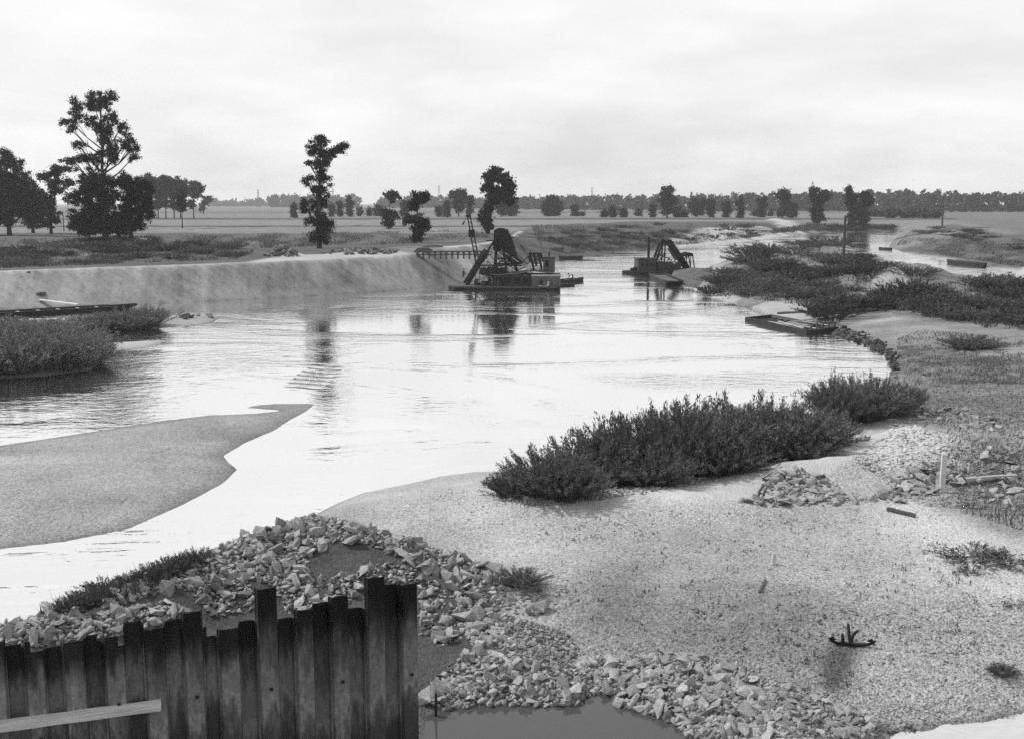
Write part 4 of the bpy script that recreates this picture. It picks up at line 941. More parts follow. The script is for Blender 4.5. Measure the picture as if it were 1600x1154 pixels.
for (px, py, w, h_), lab in zip([(1308, 664, 62, 88), (1345, 655, 88, 82), (1388, 648, 70, 62), (1415, 640, 40, 42)], ['narrow spiky bush at the river side of the detached clump', 'dense dark bush in the middle of the detached clump', 'dark bush on the landward side of the detached clump', 'thin light bush trailing off the detached clump']):
    bush('willow_bush', lab, px, py, w, h_, WILLOW, 'detached willow clump')
LG = 'willows on the left spit'
for px, py, w, h_ in [(-30, 582, 100, 70), (25, 578, 95, 68), (75, 574, 90, 62), (118, 571, 75, 58), (145, 566, 45, 45), (0, 545, 90, 50), (55, 545, 95, 48), (105, 545, 80, 40), (170, 516, 70, 32), (205, 513, 65, 36), (232, 510, 44, 36), (140, 517, 60, 26), (95, 522, 70, 30), (40, 524, 80, 30), (-20, 526, 90, 36)]:
    bush('willow_bush', 'pale feathery willow bush on the low spit at the water edge' if py > 535 else 'pale willow bush on the bar before the long dark barge', px, py, w, h_, REED, LG if py > 535 else 'willows on the bar')
PG = 'scrub bushes on the spit'
def scatter_scrub(poly, n, wr, hr, label, group, name='scrub_bush', avoid=()):
    c = 0; pts = sample_px(poly, n * 2)
    for px, py in pts:
        if c >= n: break
        if any(in_poly(np.array([px]), np.array([py]), a)[0] for a in avoid): continue
        g = pick(px, py, water=True)[0]
        if g[2] < .12: continue
        bush(name, label, px, py, rng.uniform(*wr), rng.uniform(*hr), SCRUB, group); c += 1
sand_av = [[(1365, 432), (1400, 420), (1432, 430), (1425, 452), (1380, 462), (1360, 450)], [(1110, 452), (1140, 448), (1160, 458), (1120, 463)], [(1180, 441), (1200, 432), (1190, 450)]]
scatter_scrub([(1090, 456), (1112, 434), (1180, 402), (1220, 384), (1290, 380), (1340, 402), (1420, 424), (1430, 440), (1360, 470), (1270, 478), (1190, 468), (1110, 462)], 62, (20, 46), (8, 22), 'low dark scrub bush covering the end of the spit', PG, avoid=sand_av)
scatter_scrub([(1290, 500), (1300, 480), (1400, 462), (1480, 445), (1640, 450), (1640, 512), (1560, 508), (1480, 500), (1400, 484), (1320, 492)], 60, (28, 60), (12, 26), 'tall dark scrub bush on the landward part of the spit', PG)
for px, py, w, h_, lab in [(1178, 404, 46, 26, 'large dark bush topping the end of the spit'), (1195, 398, 36, 22, 'dark bush behind the large one on the spit'), (1300, 500, 60, 34, 'round dark bush beside the beached pontoon'), (1430, 432, 40, 20, 'dark bush crowning the sandy dune'), (1515, 545, 62, 24, 'dark spreading bush alone on the gravel flat')]:
    bush('scrub_bush', lab, px, py, w, h_, WILLOW if 'alone' in lab else SCRUB, PG)
scatter_scrub([(-30, 418), (-30, 392), (120, 386), (260, 378), (420, 385), (400, 402), (213, 410)], 42, (18, 40), (6, 14), 'low dark bush in the rough strip behind the left embankment', 'rough growth behind the embankment')
scatter_scrub([(870, 400), (960, 390), (1060, 382), (1100, 372), (1030, 352), (880, 362), (850, 380)], 34, (10, 26), (4, 9), 'small dark bush on the far river bank', 'bushes on the far bank')
scatter_scrub([(1060, 380), (1140, 376), (1230, 364), (1180, 352), (1080, 358)], 16, (9, 22), (3, 8), 'small dark bush by the sandy far bank', 'bushes on the far bank')
scatter_scrub([(1410, 365), (1440, 358), (1500, 356), (1600, 384), (1600, 392), (1500, 372)], 22, (10, 26), (3, 7), 'low bush on the slope of the right bank', 'bushes on the right bank')
scatter_scrub([(1180, 366), (1290, 352), (1390, 352), (1400, 358), (1290, 361)], 24, (12, 26), (6, 12), 'dark bush along the far shore at the river bend', 'bushes at the bend')
TUFT = TUFT + WILLOW[:2]
for px, py, w, h_, lab in [(1525, 876, 70, 24, 'dark grass tuft at the edge of the gravel with a bare twig'), (1575, 880, 60, 16, 'low dark grass clump beside the pale gravel patch'), (1566, 1052, 32, 16, 'lone dark grass tuft near the second pool'), (815, 912, 55, 24, 'dry grass tuft beside a large pale stone'), (1515, 895, 20, 8, 'tiny grass tuft below the dark clump'), (1590, 942, 36, 6, 'flat grass tuft on the bright gravel')]:
    bush('grass_tuft', lab, px, py, w, h_, TUFT, 'grass tufts on the gravel', cat='grass')
for px, py in [(150, 935), (175, 925), (200, 915), (222, 908), (245, 900), (265, 893), (130, 946), (285, 884), (160, 922), (110, 952), (310, 876)]:
    bush('weed_clump', 'dark leafy weed clump on the river side of the stone heap', px, py, rng.uniform(28, 48), rng.uniform(16, 30), SCRUB, 'weeds on the heap', cat='weeds')

def grass_field(name, label, poly, n, hgt, wid, mat='grass', dens=None):
    pts = sample_px(poly, n, dens); w = pick(pts[:, 0], pts[:, 1]); w = w[w[:, 2] > .1]; n = len(w)
    h_ = rng.uniform(*hgt, n); a = rng.uniform(0, 2*np.pi, n); wd_ = rng.uniform(*wid, n); ln = rng.normal(0, .45, (n, 2)) * h_[:, None]
    x = np.stack([np.cos(a) * wd_, np.sin(a) * wd_, np.zeros(n)], -1)
    tip = w + np.stack([ln[:, 0], ln[:, 1], h_], -1)
    v = np.stack([w - x - [0, 0, .03], w + x - [0, 0, .03], tip], 1).reshape(-1, 3)
    return tag(link(name, mesh_np(name, v, np.arange(n * 3).reshape(-1, 3), M[mat])), label, 'grass', kind='stuff')
patchy = lambda x, y: np.clip(vnoise(x / 22, y / 5, 3) * 2.2 - .6, .05, 1)
grass_field('rough_grass', 'rough dark grass and weeds covering the scrubby spit', scrub_px[:-5] + [(1320, 492), (1262, 482), (1190, 469), (1110, 463)], 13000, (.15, .6), (.03, .09), 'scrub', dens=lambda x, y: np.where(in_poly(x, y, sand_av[0]), .06, 1.0) * patchy(x, y))
grass_field('rough_grass', 'rough grass and weeds behind the left embankment', [(-60, 422), (213, 412), (370, 405), (410, 388), (500, 385), (640, 382), (760, 374), (850, 366), (700, 360), (400, 366), (200, 370), (-60, 378)], 26000, (.12, .5), (.03, .07), 'scrub', dens=patchy)
grass_field('rough_grass', 'rough grass on the far river bank', [(850, 400), (960, 393), (1100, 380), (1240, 364), (1200, 350), (1000, 348), (830, 352)], 15000, (.15, .5), (.04, .10), 'scrub', dens=patchy)
grass_field('rough_grass', 'rough grass on the right bank slope', [(1400, 384), (1500, 404), (1640, 424), (1640, 384), (1490, 352), (1420, 362)], 11000, (.12, .4), (.03, .08), 'scrub', dens=patchy)
grass_field('sparse_weeds', 'sparse dry weeds scattered over the gravel flats', [(1420, 560), (1600, 560), (1600, 830), (1500, 800), (1480, 680), (1400, 620)], 4000, (.05, .22), (.012, .03), 'scrub')
grass_field('sparse_weeds', 'low dark weeds on the flat beside the undercut shore', [(1400, 530), (1440, 515), (1600, 530), (1600, 600), (1430, 600), (1405, 575)], 7000, (.05, .2), (.015, .04), 'scrub', dens=patchy)
grass_field('sparse_weeds', 'tiny dark weeds dotted over the open gravel', [(820, 800), (1200, 800), (1500, 850), (1560, 1050), (1300, 1100), (1050, 1000), (880, 960)], 1500, (.03, .12), (.01, .03), 'scrub', dens=lambda x, y: np.clip(vnoise(x / 14, y / 7, 5) * 6 - 4.2, 0, 1))
grass_field('sparse_weeds', 'thin weeds along the water side of the stone heap', [(60, 962), (140, 935), (300, 872), (330, 872), (240, 920), (120, 960)], 2600, (.08, .4), (.012, .03), 'scrub')

# ------------------------------------------------------------------ people
def person(name, label, loc, rz, joints, radii, edges, mats, group=None):
    me = bpy.data.meshes.new('body'); me.from_pydata(joints, edges, []); me.materials.append(M['cloth_dark'])
    root = thing(name, label, 'person', loc, rz, group)
    o = link('body', me, root)
    o.modifiers.new('skin', 'SKIN'); o.modifiers.new('sub', 'SUBSURF').levels = 1; o.modifiers['sub'].render_levels = 1
    me.skin_vertices[0].data[0].use_root = True
    for i, r in enumerate(radii): me.skin_vertices[0].data[i].radius = (r, r * .85)
    bpy.context.view_layer.update()
    ev = o.evaluated_get(bpy.context.evaluated_depsgraph_get()); nm = bpy.data.meshes.new_from_object(ev)
    o.modifiers.clear(); o.data = nm; nm.materials.clear()
    for mm in ('cloth_dark', 'cloth_light', 'skin'): nm.materials.append(M[mm])
    for p in nm.polygons: p.material_index = mats(p.center); p.use_smooth = True
    return root
def add_head(root, c, hat=True):
    h_ = MB(); n = 10; rings = []
    for z, r in [(-.13, .045), (-.10, .07), (-.04, .088), (.03, .095), (.09, .085), (.125, .04)]:
        rings.append([(c[0] + math.cos(2*math.pi*k/n) * r * 1.1, c[1] + math.sin(2*math.pi*k/n) * r * .85, c[2] + z) for k in range(n)])
    h_.loft(rings); h_.add([(c[0]+.09, c[1]-.02, c[2]-.03), (c[0]+.09, c[1]+.02, c[2]-.03), (c[0]+.13, c[1], c[2]-.025), (c[0]+.095, c[1], c[2]+.03)], [(0,1,2),(0,2,3),(1,3,2),(0,3,1)])
    h_.build('head', M['skin'], root, smooth=True)
    if hat:
        q = MB(); rings = []
        for z, r in [(.055, .15), (.065, .15), (.07, .105), (.15, .09), (.165, .05)]:
            rings.append([(c[0] + math.cos(2*math.pi*k/n) * r * 1.1, c[1] + math.sin(2*math.pi*k/n) * r * .95, c[2] + z) for k in range(n)])
        q.loft(rings); q.build('hat', M['cloth_dark'], root, smooth=True)
def hands(root, pts):
    for c, d in pts:
        b = MB(); c = Vector(c); d = Vector(d).normalized(); s = d.cross(Vector((0, 1, 0.3))).normalized()
        b.tube([c - d * .02, c + d * .05, c + d * .09], [.028, .04, .034], 6)
        for k, L in enumerate((.065, .075, .07, .055)):
            p = c + d * .085 + s * (.018 * (k - 1.5)); b.tube([p, p + d * L * .6 + Vector((0, 0, -.008)), p + d * L + Vector((0, 0, -.025))], [.009, .009, .007], 4)
        b.tube([c + d * .02 + s * .03, c + d * .06 + s * .06, c + d * .085 + s * .06], [.011, .01, .008], 4)
        b.build('hand', M['skin'], root, smooth=True)

# ------------------------------------------------------------------ large bucket dredger (measured off the photograph, units of a crop pixel)
K1 = .01385
D1 = P(795, 451.0); d1 = thing('bucket_dredger', 'large bucket dredger with tall ladder, lattice jib and cabin beside the embankment', 'dredger', (D1[0], D1[1], 0), math.radians(-4))
def c1(cx, cy): return ((cx - 708) * K1, (800 - cy) * K1)
def P1(cx, cy, y=0.0): x, z = c1(cx, cy); return (x, y, z)
def ship_hull(x0, x1, w, z0, z1, rake0, rake1, y0=0):
    b = MB(); st = [(x0, .25, .5), (x0 + rake0, .85, .0), (x0 + 2.2 * rake0, 1, .0), (x1 - 2 * rake1, 1, 0), (x1 - rake1, .95, 0), (x1, .7, .45)]
    rings = []
    for x, k, lift in st:
        zb = z0 + lift * (z1 - z0); hw = w / 2 * k
        rings.append([(x, y0 - hw * .92, zb), (x, y0 + hw * .92, zb), (x, y0 + hw, z1), (x, y0 - hw, z1)])
    return b.loft(rings)
h1 = ship_hull(P1(140, 0)[0], P1(1190, 0)[0], 5.2, -.55, .34, 1.6, .8).build('hull', M['hull'], d1)
MB().box(P1(160, 0)[0], P1(1180, 0)[0], -2.66, -2.61, .30, .37).build('rubbing_strake', M['timber_dark'], h1)
MB().box(P1(180, 0)[0], P1(1170, 0)[0], -2.45, 2.45, .345, .47).build('deck', M['timber_dark'], h1)
# engine house under the long roof
x0, z0 = c1(560, 770); x1, z1 = c1(935, 655)
en = MB().box(x0, x1, -1.9, 1.7, .47, z1).build('engine_house', M['panel'], d1)
for cx in (600, 680, 770, 850):
    MB().box(c1(cx, 0)[0], c1(cx + 50, 0)[0], -1.93, -1.88, c1(0, 745)[1], c1(0, 685)[1]).build('opening', M['opening'], en)
for cx in (575, 655, 745, 830, 915): MB().bar(P1(cx, 768, -2.2), P1(cx, 652, -2.2), .09).build('post', M['iron'], en)
rf = MB(); rings = []
for cx, cy in [(545, 655), (620, 664), (700, 655), (790, 650), (880, 634), (960, 628), (1050, 636), (1140, 642)]:
    x, z = c1(cx, cy); rings.append([(x, -2.5, z - .03), (x, 2.1, z + .05), (x, 2.1, z + .12), (x, -2.5, z + .04)])
rf.loft(rings).build('roof', M['panel_light'], d1)
# deck cabin with round light patch and port
cb = MB().box(c1(935, 0)[0], c1(1190, 0)[0], -2.3, 2.0, .47, c1(0, 660)[1]).build('cabin', M['panel_light'], d1)
def disc(cx, cy, rx, rz, y, name, mat, par):
    b = MB(); n = 18; x, z = c1(cx, cy)
    v = [(x + math.cos(2*math.pi*k/n) * rx, z + math.sin(2*math.pi*k/n) * rz) for k in range(n)]
    return b.prism(v, y, y + .03).build(name, mat, par)
cx_, cz_ = c1(1040, 738)
arc = [(cx_ + math.cos(a_) * .78, cz_ + math.sin(a_) * .62) for a_ in np.linspace(-2.6, .5, 14)] + [(cx_ + .06 + math.cos(a_) * .5, cz_ + .08 + math.sin(a_) * .42) for a_ in np.linspace(.4, -2.4, 12)]
MB().prism(arc, -2.335, -2.305).build('paddle_guard', M['pale_paint'], cb)
disc(1022, 730, .22, .36, -2.36, 'porthole', M['opening'], cb); disc(1118, 742, .13, .12, -2.335, 'porthole', M['opening'], cb)
MB().box(c1(930, 0)[0], c1(1200, 0)[0], -2.36, -2.3, c1(0, 672)[1], c1(0, 656)[1]).build('eave_board', M['timber'], cb)
wh = MB().box(c1(1035, 0)[0], c1(1140, 0)[0], -1.2, 1.2, c1(0, 640)[1], c1(0, 505)[1]).build('wheelhouse', M['panel_light'], d1)
MB().box(c1(1025, 0)[0], c1(1150, 0)[0], -1.35, 1.35, c1(0, 506)[1], c1(0, 496)[1]).build('wheelhouse_roof', M['iron_mid'], wh)
MB().box(c1(1055, 0)[0], c1(1085, 0)[0], -1.23, -1.18, c1(0, 590)[1], c1(0, 530)[1]).build('window', M['opening'], wh)
MB().tube([P1(1085, 505, .5), P1(1085, 462, .5)], [.13, .12], 10).build('funnel', M['iron'], wh)
# main tower, tumbler, chute
for y in (-1.1, 1.1):
    MB().bar(P1(575, 640, y), P1(600, 285, y * .8), .20).build('tower_leg', M['iron'], d1)
    MB().bar(P1(790, 640, y), P1(640, 285, y * .8), .20).build('tower_leg', M['iron'], d1)
    MB().bar(P1(690, 640, y), P1(630, 290, y * .8), .14).build('tower_leg', M['iron'], d1)
    for (a, b), (c, e) in [((580, 600), (700, 480)), ((590, 480), (740, 590)), ((585, 520), (700, 520)), ((592, 420), (670, 420)), ((590, 420), (700, 520)), ((596, 350), (665, 420)), ((580, 570), (770, 570))]:
        MB().bar(P1(a, b, y), P1(c, e, y), .11).build('brace', M['iron'], d1)
hd = MB(); n = 14; cx, cz = c1(633, 268)
hd.prism([(cx + math.cos(2*math.pi*k/n) * .85, cz + math.sin(2*math.pi*k/n) * .48) for k in range(n)], -1.0, 1.0).build('tumbler_housing', M['iron'], d1)
MB().prism([c1(575, 285), c1(640, 300), c1(640, 440), c1(600, 455), c1(562, 430)], -.8, .8).build('drop_chute', M['iron'], d1)
MB().box(c1(500, 0)[0], c1(575, 0)[0], -1.1, 1.1, c1(0, 355)[1], c1(0, 346)[1]).build('platform', M['iron'], d1)
MB().box(c1(700, 0)[0], c1(760, 0)[0], -1.1, 1.1, c1(0, 328)[1], c1(0, 318)[1]).build('platform', M['iron'], d1)
ch = MB().prism([c1(640, 250), c1(695, 245), c1(752, 370), c1(790, 500), c1(845, 560), c1(770, 580), c1(700, 540), c1(665, 420)], -.75, .75).build('chute', M['iron'], d1)
MB().bar(P1(680, 462, -.8), P1(805, 548, -.8), .10, .12).build('chute_rail', M['timber'], ch)
for k in range(7):
    a = (655 + 9 * k, 275 + 42 * k); MB().bar(P1(a[0], a[1], -.78), P1(a[0] + 60 + 5 * k, a[1] - 12, -.78), .07).build('chute_rib', M['iron_mid'], ch)
# bucket ladder into the water with its buckets
la, lb = np.array([508., 452.]), np.array([300., 790.])
ld = MB()
for y in (-.55, .55): ld.bar(P1(*la, y), P1(*lb, y), .16, .42)
for k in range(12):
    q = la + (lb - la) * (k + .5) / 12; ld.bar(P1(q[0], q[1], -.5), P1(q[0], q[1], .5), .12)
for y in (-.5, .5): ld.bar(P1(508, 452, y), P1(592, 320, y), .12, .2)
lad = ld.build('bucket_ladder', M['iron'], d1)
bk = MB().add([(-.24, -.34, -.02), (.24, -.34, -.02), (.24, .34, -.02), (-.24, .34, -.02), (-.32, -.42, .42), (.26, -.42, .36), (.26, .42, .36), (-.32, .42, .42)], [(0,3,2,1),(0,1,5,4),(1,2,6,5),(2,3,7,6),(3,0,4,7)])
bkm = bk.mesh('bucket', M['iron_mid']); ang = math.atan2(-(lb - la)[1], (lb - la)[0])
for k in range(9):
    q = la + (lb - la) * (k + .3) / 9.5; x, z = c1(*q); o = link('bucket', bkm, lad); nrm = Vector((-math.sin(ang), 0, math.cos(ang)))
    if nrm.z < 0: nrm = -nrm
    o.location = Vector((x, 0, z)) + nrm * .22; o.rotation_euler = (0, -ang + math.pi, 0)
# lattice jib
jb = MB()
for a, b, y in [((318, 118), (395, 560), -.3), ((345, 118), (432, 560), -.3), ((318, 118), (395, 560), .3), ((345, 118), (432, 560), .3)]: jb.bar(P1(*a, y), P1(*b, y), .085)
jib = jb.build('jib', M['iron'], d1)
for k in range(10):
    t0 = (k + .3) / 10; xl = 318 + 77 * t0; xr = 345 + 87 * t0; yy = 118 + 442 * t0
    MB().bar(P1(xl, yy, -.3), P1(xr, yy + 4, -.3), .06).build('rung', M['iron'], jib)
    MB().bar(P1(xl, yy, .3), P1(xr, yy + 26, .3), .05).build('rung', M['iron'], jib)
MB().box(c1(333, 0)[0], c1(385, 0)[0], -.42, .42, c1(0, 318)[1], c1(0, 250)[1]).build('counterweight', M['iron'], jib)
MB().box(c1(305, 0)[0], c1(350, 0)[0], -.4, .4, c1(0, 130)[1], c1(0, 112)[1]).build('sheave', M['iron'], jib)
hk = MB().bar(P1(312, 125, -.3), P1(292, 175, -.3), .04).build('hoist_rope', M['iron'], jib)
MB().tube([P1(296, 172, -.3), P1(284, 190, -.3), P1(275, 208, -.3)], [.06, .14, .05], 8).build('hook_block', M['iron'], hk)
for a, b in [((330, 130), (575, 300)), ((345, 300), (560, 330)), ((205, 380), (330, 300))]: MB().bar(P1(*a), P1(*b), .035).build('guy_rope', M['iron'], jib)
# working platform with trussed side
MB().box(c1(395, 0)[0], c1(835, 0)[0], -1.9, -1.5, c1(0, 582)[1], c1(0, 570)[1]).build('gangway', M['iron'], d1)
for k in range(8):
    a = 405 + k * 40
    MB().bar(P1(a, 582, -1.7), P1(a, 760, -1.7), .08).build('gangway_post', M['iron'], d1)
    MB().bar(P1(a, 582, -1.7), P1(a + 40, 650, -1.7), .06).build('gangway_brace', M['iron_mid'], d1); MB().bar(P1(a + 40, 582, -1.7), P1(a, 650, -1.7), .06).build('gangway_brace', M['iron_mid'], d1)
MB().bar(P1(400, 650, -1.7), P1(730, 650, -1.7), .08).build('gangway_rail', M['iron'], d1)
MB().bar(P1(400, 545, -1.8), P1(700, 545, -1.8), .05).build('gangway_rail', M['iron'], d1)
for cx, s in ((470, .5), (530, .65), (600, .5), (655, .55)):
    x, z = c1(cx, 640); MB().tube([(x, -.6, z), (x, .6, z)], [s, s], 14).build('winch_drum', M['iron_mid'], d1)
for k in range(16):
    x, z = c1(rng.uniform(400, 760), 760); hh_ = rng.uniform(.4, 1.5); yy = rng.uniform(-2.1, -.6)
    if k % 3: MB().box(x - .2, x + rng.uniform(.1, .5), yy - .2, yy + .2, .47, .47 + hh_ * .6).build('deck_crate', M['iron_mid'], d1)
    else: MB().tube([(x, yy, .47), (x, yy, .47 + hh_)], [.22, .2], 10).build('deck_barrel', M['iron'], d1)
for k in range(44):
    a = (rng.uniform(420, 900), rng.uniform(450, 650)); b = (a[0] + rng.uniform(-90, 90), a[1] + rng.uniform(-70, 90)); yy = rng.uniform(-1.6, 1.2)
    MB().bar(P1(*a, yy), P1(b[0], min(b[1], 740), yy), rng.uniform(.05, .12)).build('strut', M['iron'], d1)
# stern gantry
for y in (-1.3, 1.3):
    for a, b in [((905, 470), (945, 620)), ((945, 470), (975, 620)), ((985, 470), (1020, 620)), ((1005, 470), (1035, 545)), ((895, 490), (912, 545))]: MB().bar(P1(*a, y), P1(*b, y), .15).build('gantry_leg', M['iron'], d1)
    MB().bar(P1(890, 472, y), P1(1015, 472, y), .14).build('gantry_beam', M['iron'], d1)
    for a, b in [((925, 560), (1000, 560)), ((930, 480), (985, 540)), ((985, 480), (940, 550))]: MB().bar(P1(*a, y), P1(*b, y), .09).build('gantry_brace', M['iron'], d1)
MB().tube([P1(960, 470, -1.4), P1(960, 470, 1.4)], [.16, .16], 10).build('gantry_axle', M['iron'], d1)
for cx in (900, 985): x, z = c1(cx, 600); MB().tube([(x, -1.8, z), (x, -1.2, z)], [.30, .30], 12).build('winch_drum', M['pale_paint'], d1)
for a, b in [((1140, 580), (1220, 695)), ((1150, 610), (1190, 690)), ((1160, 600), (1185, 640))]: MB().bar(P1(*a, -1.8), P1(*b, -1.8), .05).build('rail', M['timber'], d1)

def open_boat(name, label, a, b, w, h_, cat='boat', group=None, mat='hull', thwarts=3, rake=.12, square=False, y_over=None, z=0.0, th=.07):
    """open boat or punt between two points on the water: bottom, sides, thwarts"""
    a = np.array(a); b = np.array(b); L = float(np.linalg.norm(b - a)); an = math.atan2(b[1] - a[1], b[0] - a[0]); c = (a + b) / 2
    r = thing(name, label, cat, (c[0], c[1], z), an, group); hl = L / 2; n = 9; st = []
    for k in range(n):
        u = k / (n - 1) * 2 - 1; kw = 1.0 if square else max(.18, 1 - abs(u) ** 4 * .82); lf = (max(0, abs(u) - (1 - 2 * rake)) / (2 * rake)) ** 1.5
        st.append((u * hl, w / 2 * kw, lf))
    bb = MB(); rings = []
    for x, hw, lf in st:
        zb = -h_ * .45 + lf * h_ * .9; zt = h_ * (.55 + .12 * lf)
        rings.append([(x, -hw * .85, zb), (x, hw * .85, zb), (x, hw, zt), (x, hw - th, zt), (x, (hw - th) * .86, min(zb + .1, zt - .02)), (x, -(hw - th) * .86, min(zb + .1, zt - .02)), (x, -hw + th, zt), (x, -hw, zt)])
    bb.loft(rings).build('hull', M[mat], r)
    for k in range(thwarts):
        x = hl * (-.55 + 1.1 * k / max(1, thwarts - 1)); hw = w / 2 * .93
        MB().box(x - .12, x + .12, -hw + th, hw - th, h_ * .38, h_ * .38 + .05).build('thwart', M['timber'], r)
    for s in (-1, 1): MB().box(-hl * .72, hl * .72, s * w / 2 * .985 - .04, s * w / 2 * .985 + .04, h_ * .56, h_ * .56 + .05).build('gunwale', M['timber_dark' if mat != 'timber' else 'timber'], r)
    return r
open_boat('work_boat', 'long flat work boat moored at the stern of the large dredger', P(866, 443.5), P(911, 438.5), 1.5, .75)
open_boat('punt', 'low dark punt lying against the hull of the large dredger', P(858, 448.5), P(898, 446), 1.2, .5)
s = P(895, 440.5)
SL = lambda q: 0
person('person', 'person in dark clothes bending over in the long work boat', (s[0], s[1], .12), math.radians(172),
    [(0, 0, .80), (.18, 0, .95), (.42, 0, 1.02), (.52, 0, .98), (0, .1, .78), (.05, .11, .42), (-.03, .11, .05), (.10, .11, .03), (0, -.1, .78), (.05, -.11, .42), (-.05, -.11, .05), (.08, -.11, .03), (.40, .19, .98), (.46, .22, .70), (.58, .2, .48), (.40, -.19, .98), (.48, -.22, .70), (.60, -.2, .46)],
    [.15, .15, .16, .07, .095, .07, .05, .045, .095, .07, .05, .045, .07, .052, .036, .07, .052, .036],
    [(0, 1), (1, 2), (2, 3), (0, 4), (4, 5), (5, 6), (6, 7), (0, 8), (8, 9), (9, 10), (10, 11), (2, 12), (12, 13), (13, 14), (2, 15), (15, 16), (16, 17)], lambda c: 0 if c.z < .86 or c.x < .1 else 1)
p1 = bpy.data.objects['person']; add_head(p1, (.64, 0, .97)); hands(p1, [((.58, .2, .48), (.3, 0, -1)), ((.60, -.2, .46), (.3, 0, -1))])
s = P(724, 440.5)
p2 = person('person', 'person in dark clothes with pale cap standing at the bow of the large dredger', (s[0], s[1], .1), math.radians(-30),
    [(0, 0, .86), (.03, 0, 1.12), (.05, 0, 1.36), (.07, 0, 1.46), (0, .1, .84), (.06, .11, .46), (-.02, .11, .05), (.11, .11, .03), (0, -.1, .84), (.03, -.11, .46), (-.02, -.11, .05), (.11, -.11, .03), (.05, .2, 1.34), (.12, .25, 1.08), (.28, .18, .95), (.05, -.2, 1.34), (.12, -.25, 1.08), (.28, -.16, .98)],
    [.15, .15, .16, .06, .095, .07, .05, .045, .095, .07, .05, .045, .07, .052, .036, .07, .052, .036],
    [(0, 1), (1, 2), (2, 3), (0, 4), (4, 5), (5, 6), (6, 7), (0, 8), (8, 9), (9, 10), (10, 11), (2, 12), (12, 13), (13, 14), (2, 15), (15, 16), (16, 17)], lambda c: 0)
add_head(p2, (.09, 0, 1.60)); hands(p2, [((.28, .18, .95), (1, 0, -.2)), ((.28, -.16, .98), (1, 0, -.2))])
open_boat('skiff', 'small dark skiff under the bow of the large dredger', P(696, 441.5), P(733, 440), 1.4, .55)

# ------------------------------------------------------------------ small dredger
K2 = .01318
D2 = P(1030, 428.0); d2 = thing('bucket_dredger', 'smaller bucket dredger with thin funnel and twin-topped frame out in the river', 'dredger', (D2[0], D2[1], 0), math.radians(6))
def P2(cx, cy, y=0.0): return ((cx - 720) * K2, y, (700 - cy) * K2)
h2 = ship_hull(P2(275, 0)[0], P2(1150, 0)[0], 4.6, -.5, .52, 1.5, .4).build('hull', M['hull'], d2)
MB().box(P2(330, 0)[0], P2(1145, 0)[0], -2.36, -2.29, .44, .58).build('rubbing_strake', M['iron_mid'], h2)
c2 = MB().box(P2(440, 0)[0], P2(650, 0)[0], -1.6, 1.6, .52, P2(0, 520)[2]).build('cabin', M['panel'], d2)
MB().box(P2(430, 0)[0], P2(660, 0)[0], -1.75, 1.75, P2(0, 521)[2], P2(0, 508)[2]).build('cabin_roof', M['iron_mid'], c2)
for cx in (470, 530, 590): MB().box(P2(cx, 0)[0], P2(cx + 30, 0)[0], -1.63, -1.58, P2(0, 600)[2], P2(0, 560)[2]).build('window', M['opening'], c2)
MB().tube([P2(586, 515), P2(584, 270), P2(584, 262)], [.2, .18, .21], 12).build('funnel', M['iron'], d2)
for k, (cx, r) in enumerate([(390, .22), (425, .28), (455, .3)]): x, _, z = P2(cx, 620); MB().tube([(x, -.7, .52 + r), (x, .7, .52 + r)], [r, r], 10).build('winch_drum', M['iron'], d2)
for y in (-.9, .9):
    MB().bar(P2(650, 580, y), P2(745, 300, y), .3).build('frame_leg', M['iron'], d2); MB().bar(P2(745, 300, y), P2(820, 330, y), .2).build('frame_head', M['iron'], d2)
    MB().bar(P2(760, 640, y), P2(770, 320, y), .18).build('frame_leg', M['iron'], d2)
    for a, b in [((690, 480), (770, 480)), ((665, 560), (780, 560)), ((690, 560), (765, 440)), ((760, 640), (860, 520))]: MB().bar(P2(*a, y), P2(*b, y), .12).build('brace', M['iron'], d2)
for cx, cy in ((740, 318), (815, 322)):
    x, _, z = P2(cx, cy); MB().tube([(x, -1.1, z), (x, 1.1, z)], [.42, .42], 14).build('tumbler', M['iron'], d2)
l2 = MB()
for y in (-.55, .55): l2.bar(P2(815, 325, y), P2(1050, 650, y), .18, .5)
l2 = l2.build('bucket_ladder', M['iron'], d2)
an2 = math.atan2(-(650 - 325), 1050 - 815)
for k in range(11):
    f_ = (k + .5) / 11; x, _, z = P2(815 + 235 * f_, 325 + 325 * f_); o = link('bucket', bkm, l2); o.location = (x + .2, 0, z + .16); o.rotation_euler = (0, -an2, 0); o.scale = (1, 1, 1)
MB().prism([(P2(790, 0)[0], P2(0, 385)[2]), (P2(830, 0)[0], P2(0, 400)[2]), (P2(930, 0)[0], P2(0, 520)[2]), (P2(880, 0)[0], P2(0, 530)[2])], -1.0, -.95).build('chute', M['panel'], d2)
MB().box(P2(740, 0)[0], P2(830, 0)[0], -1.5, .6, P2(0, 505)[2], P2(0, 495)[2]).build('shelter_roof', M['pale_paint'], d2)
MB().box(P2(680, 0)[0], P2(960, 0)[0], -1.4, 1.4, .52, P2(0, 560)[2]).build('engine_house', M['iron_mid'], d2)
for cx in (870,): x, _, z = P2(cx, 565); MB().tube([(x, -1.6, z), (x, -1.3, z)], [.22, .22], 10).build('winch_drum', M['pale_paint'], d2)
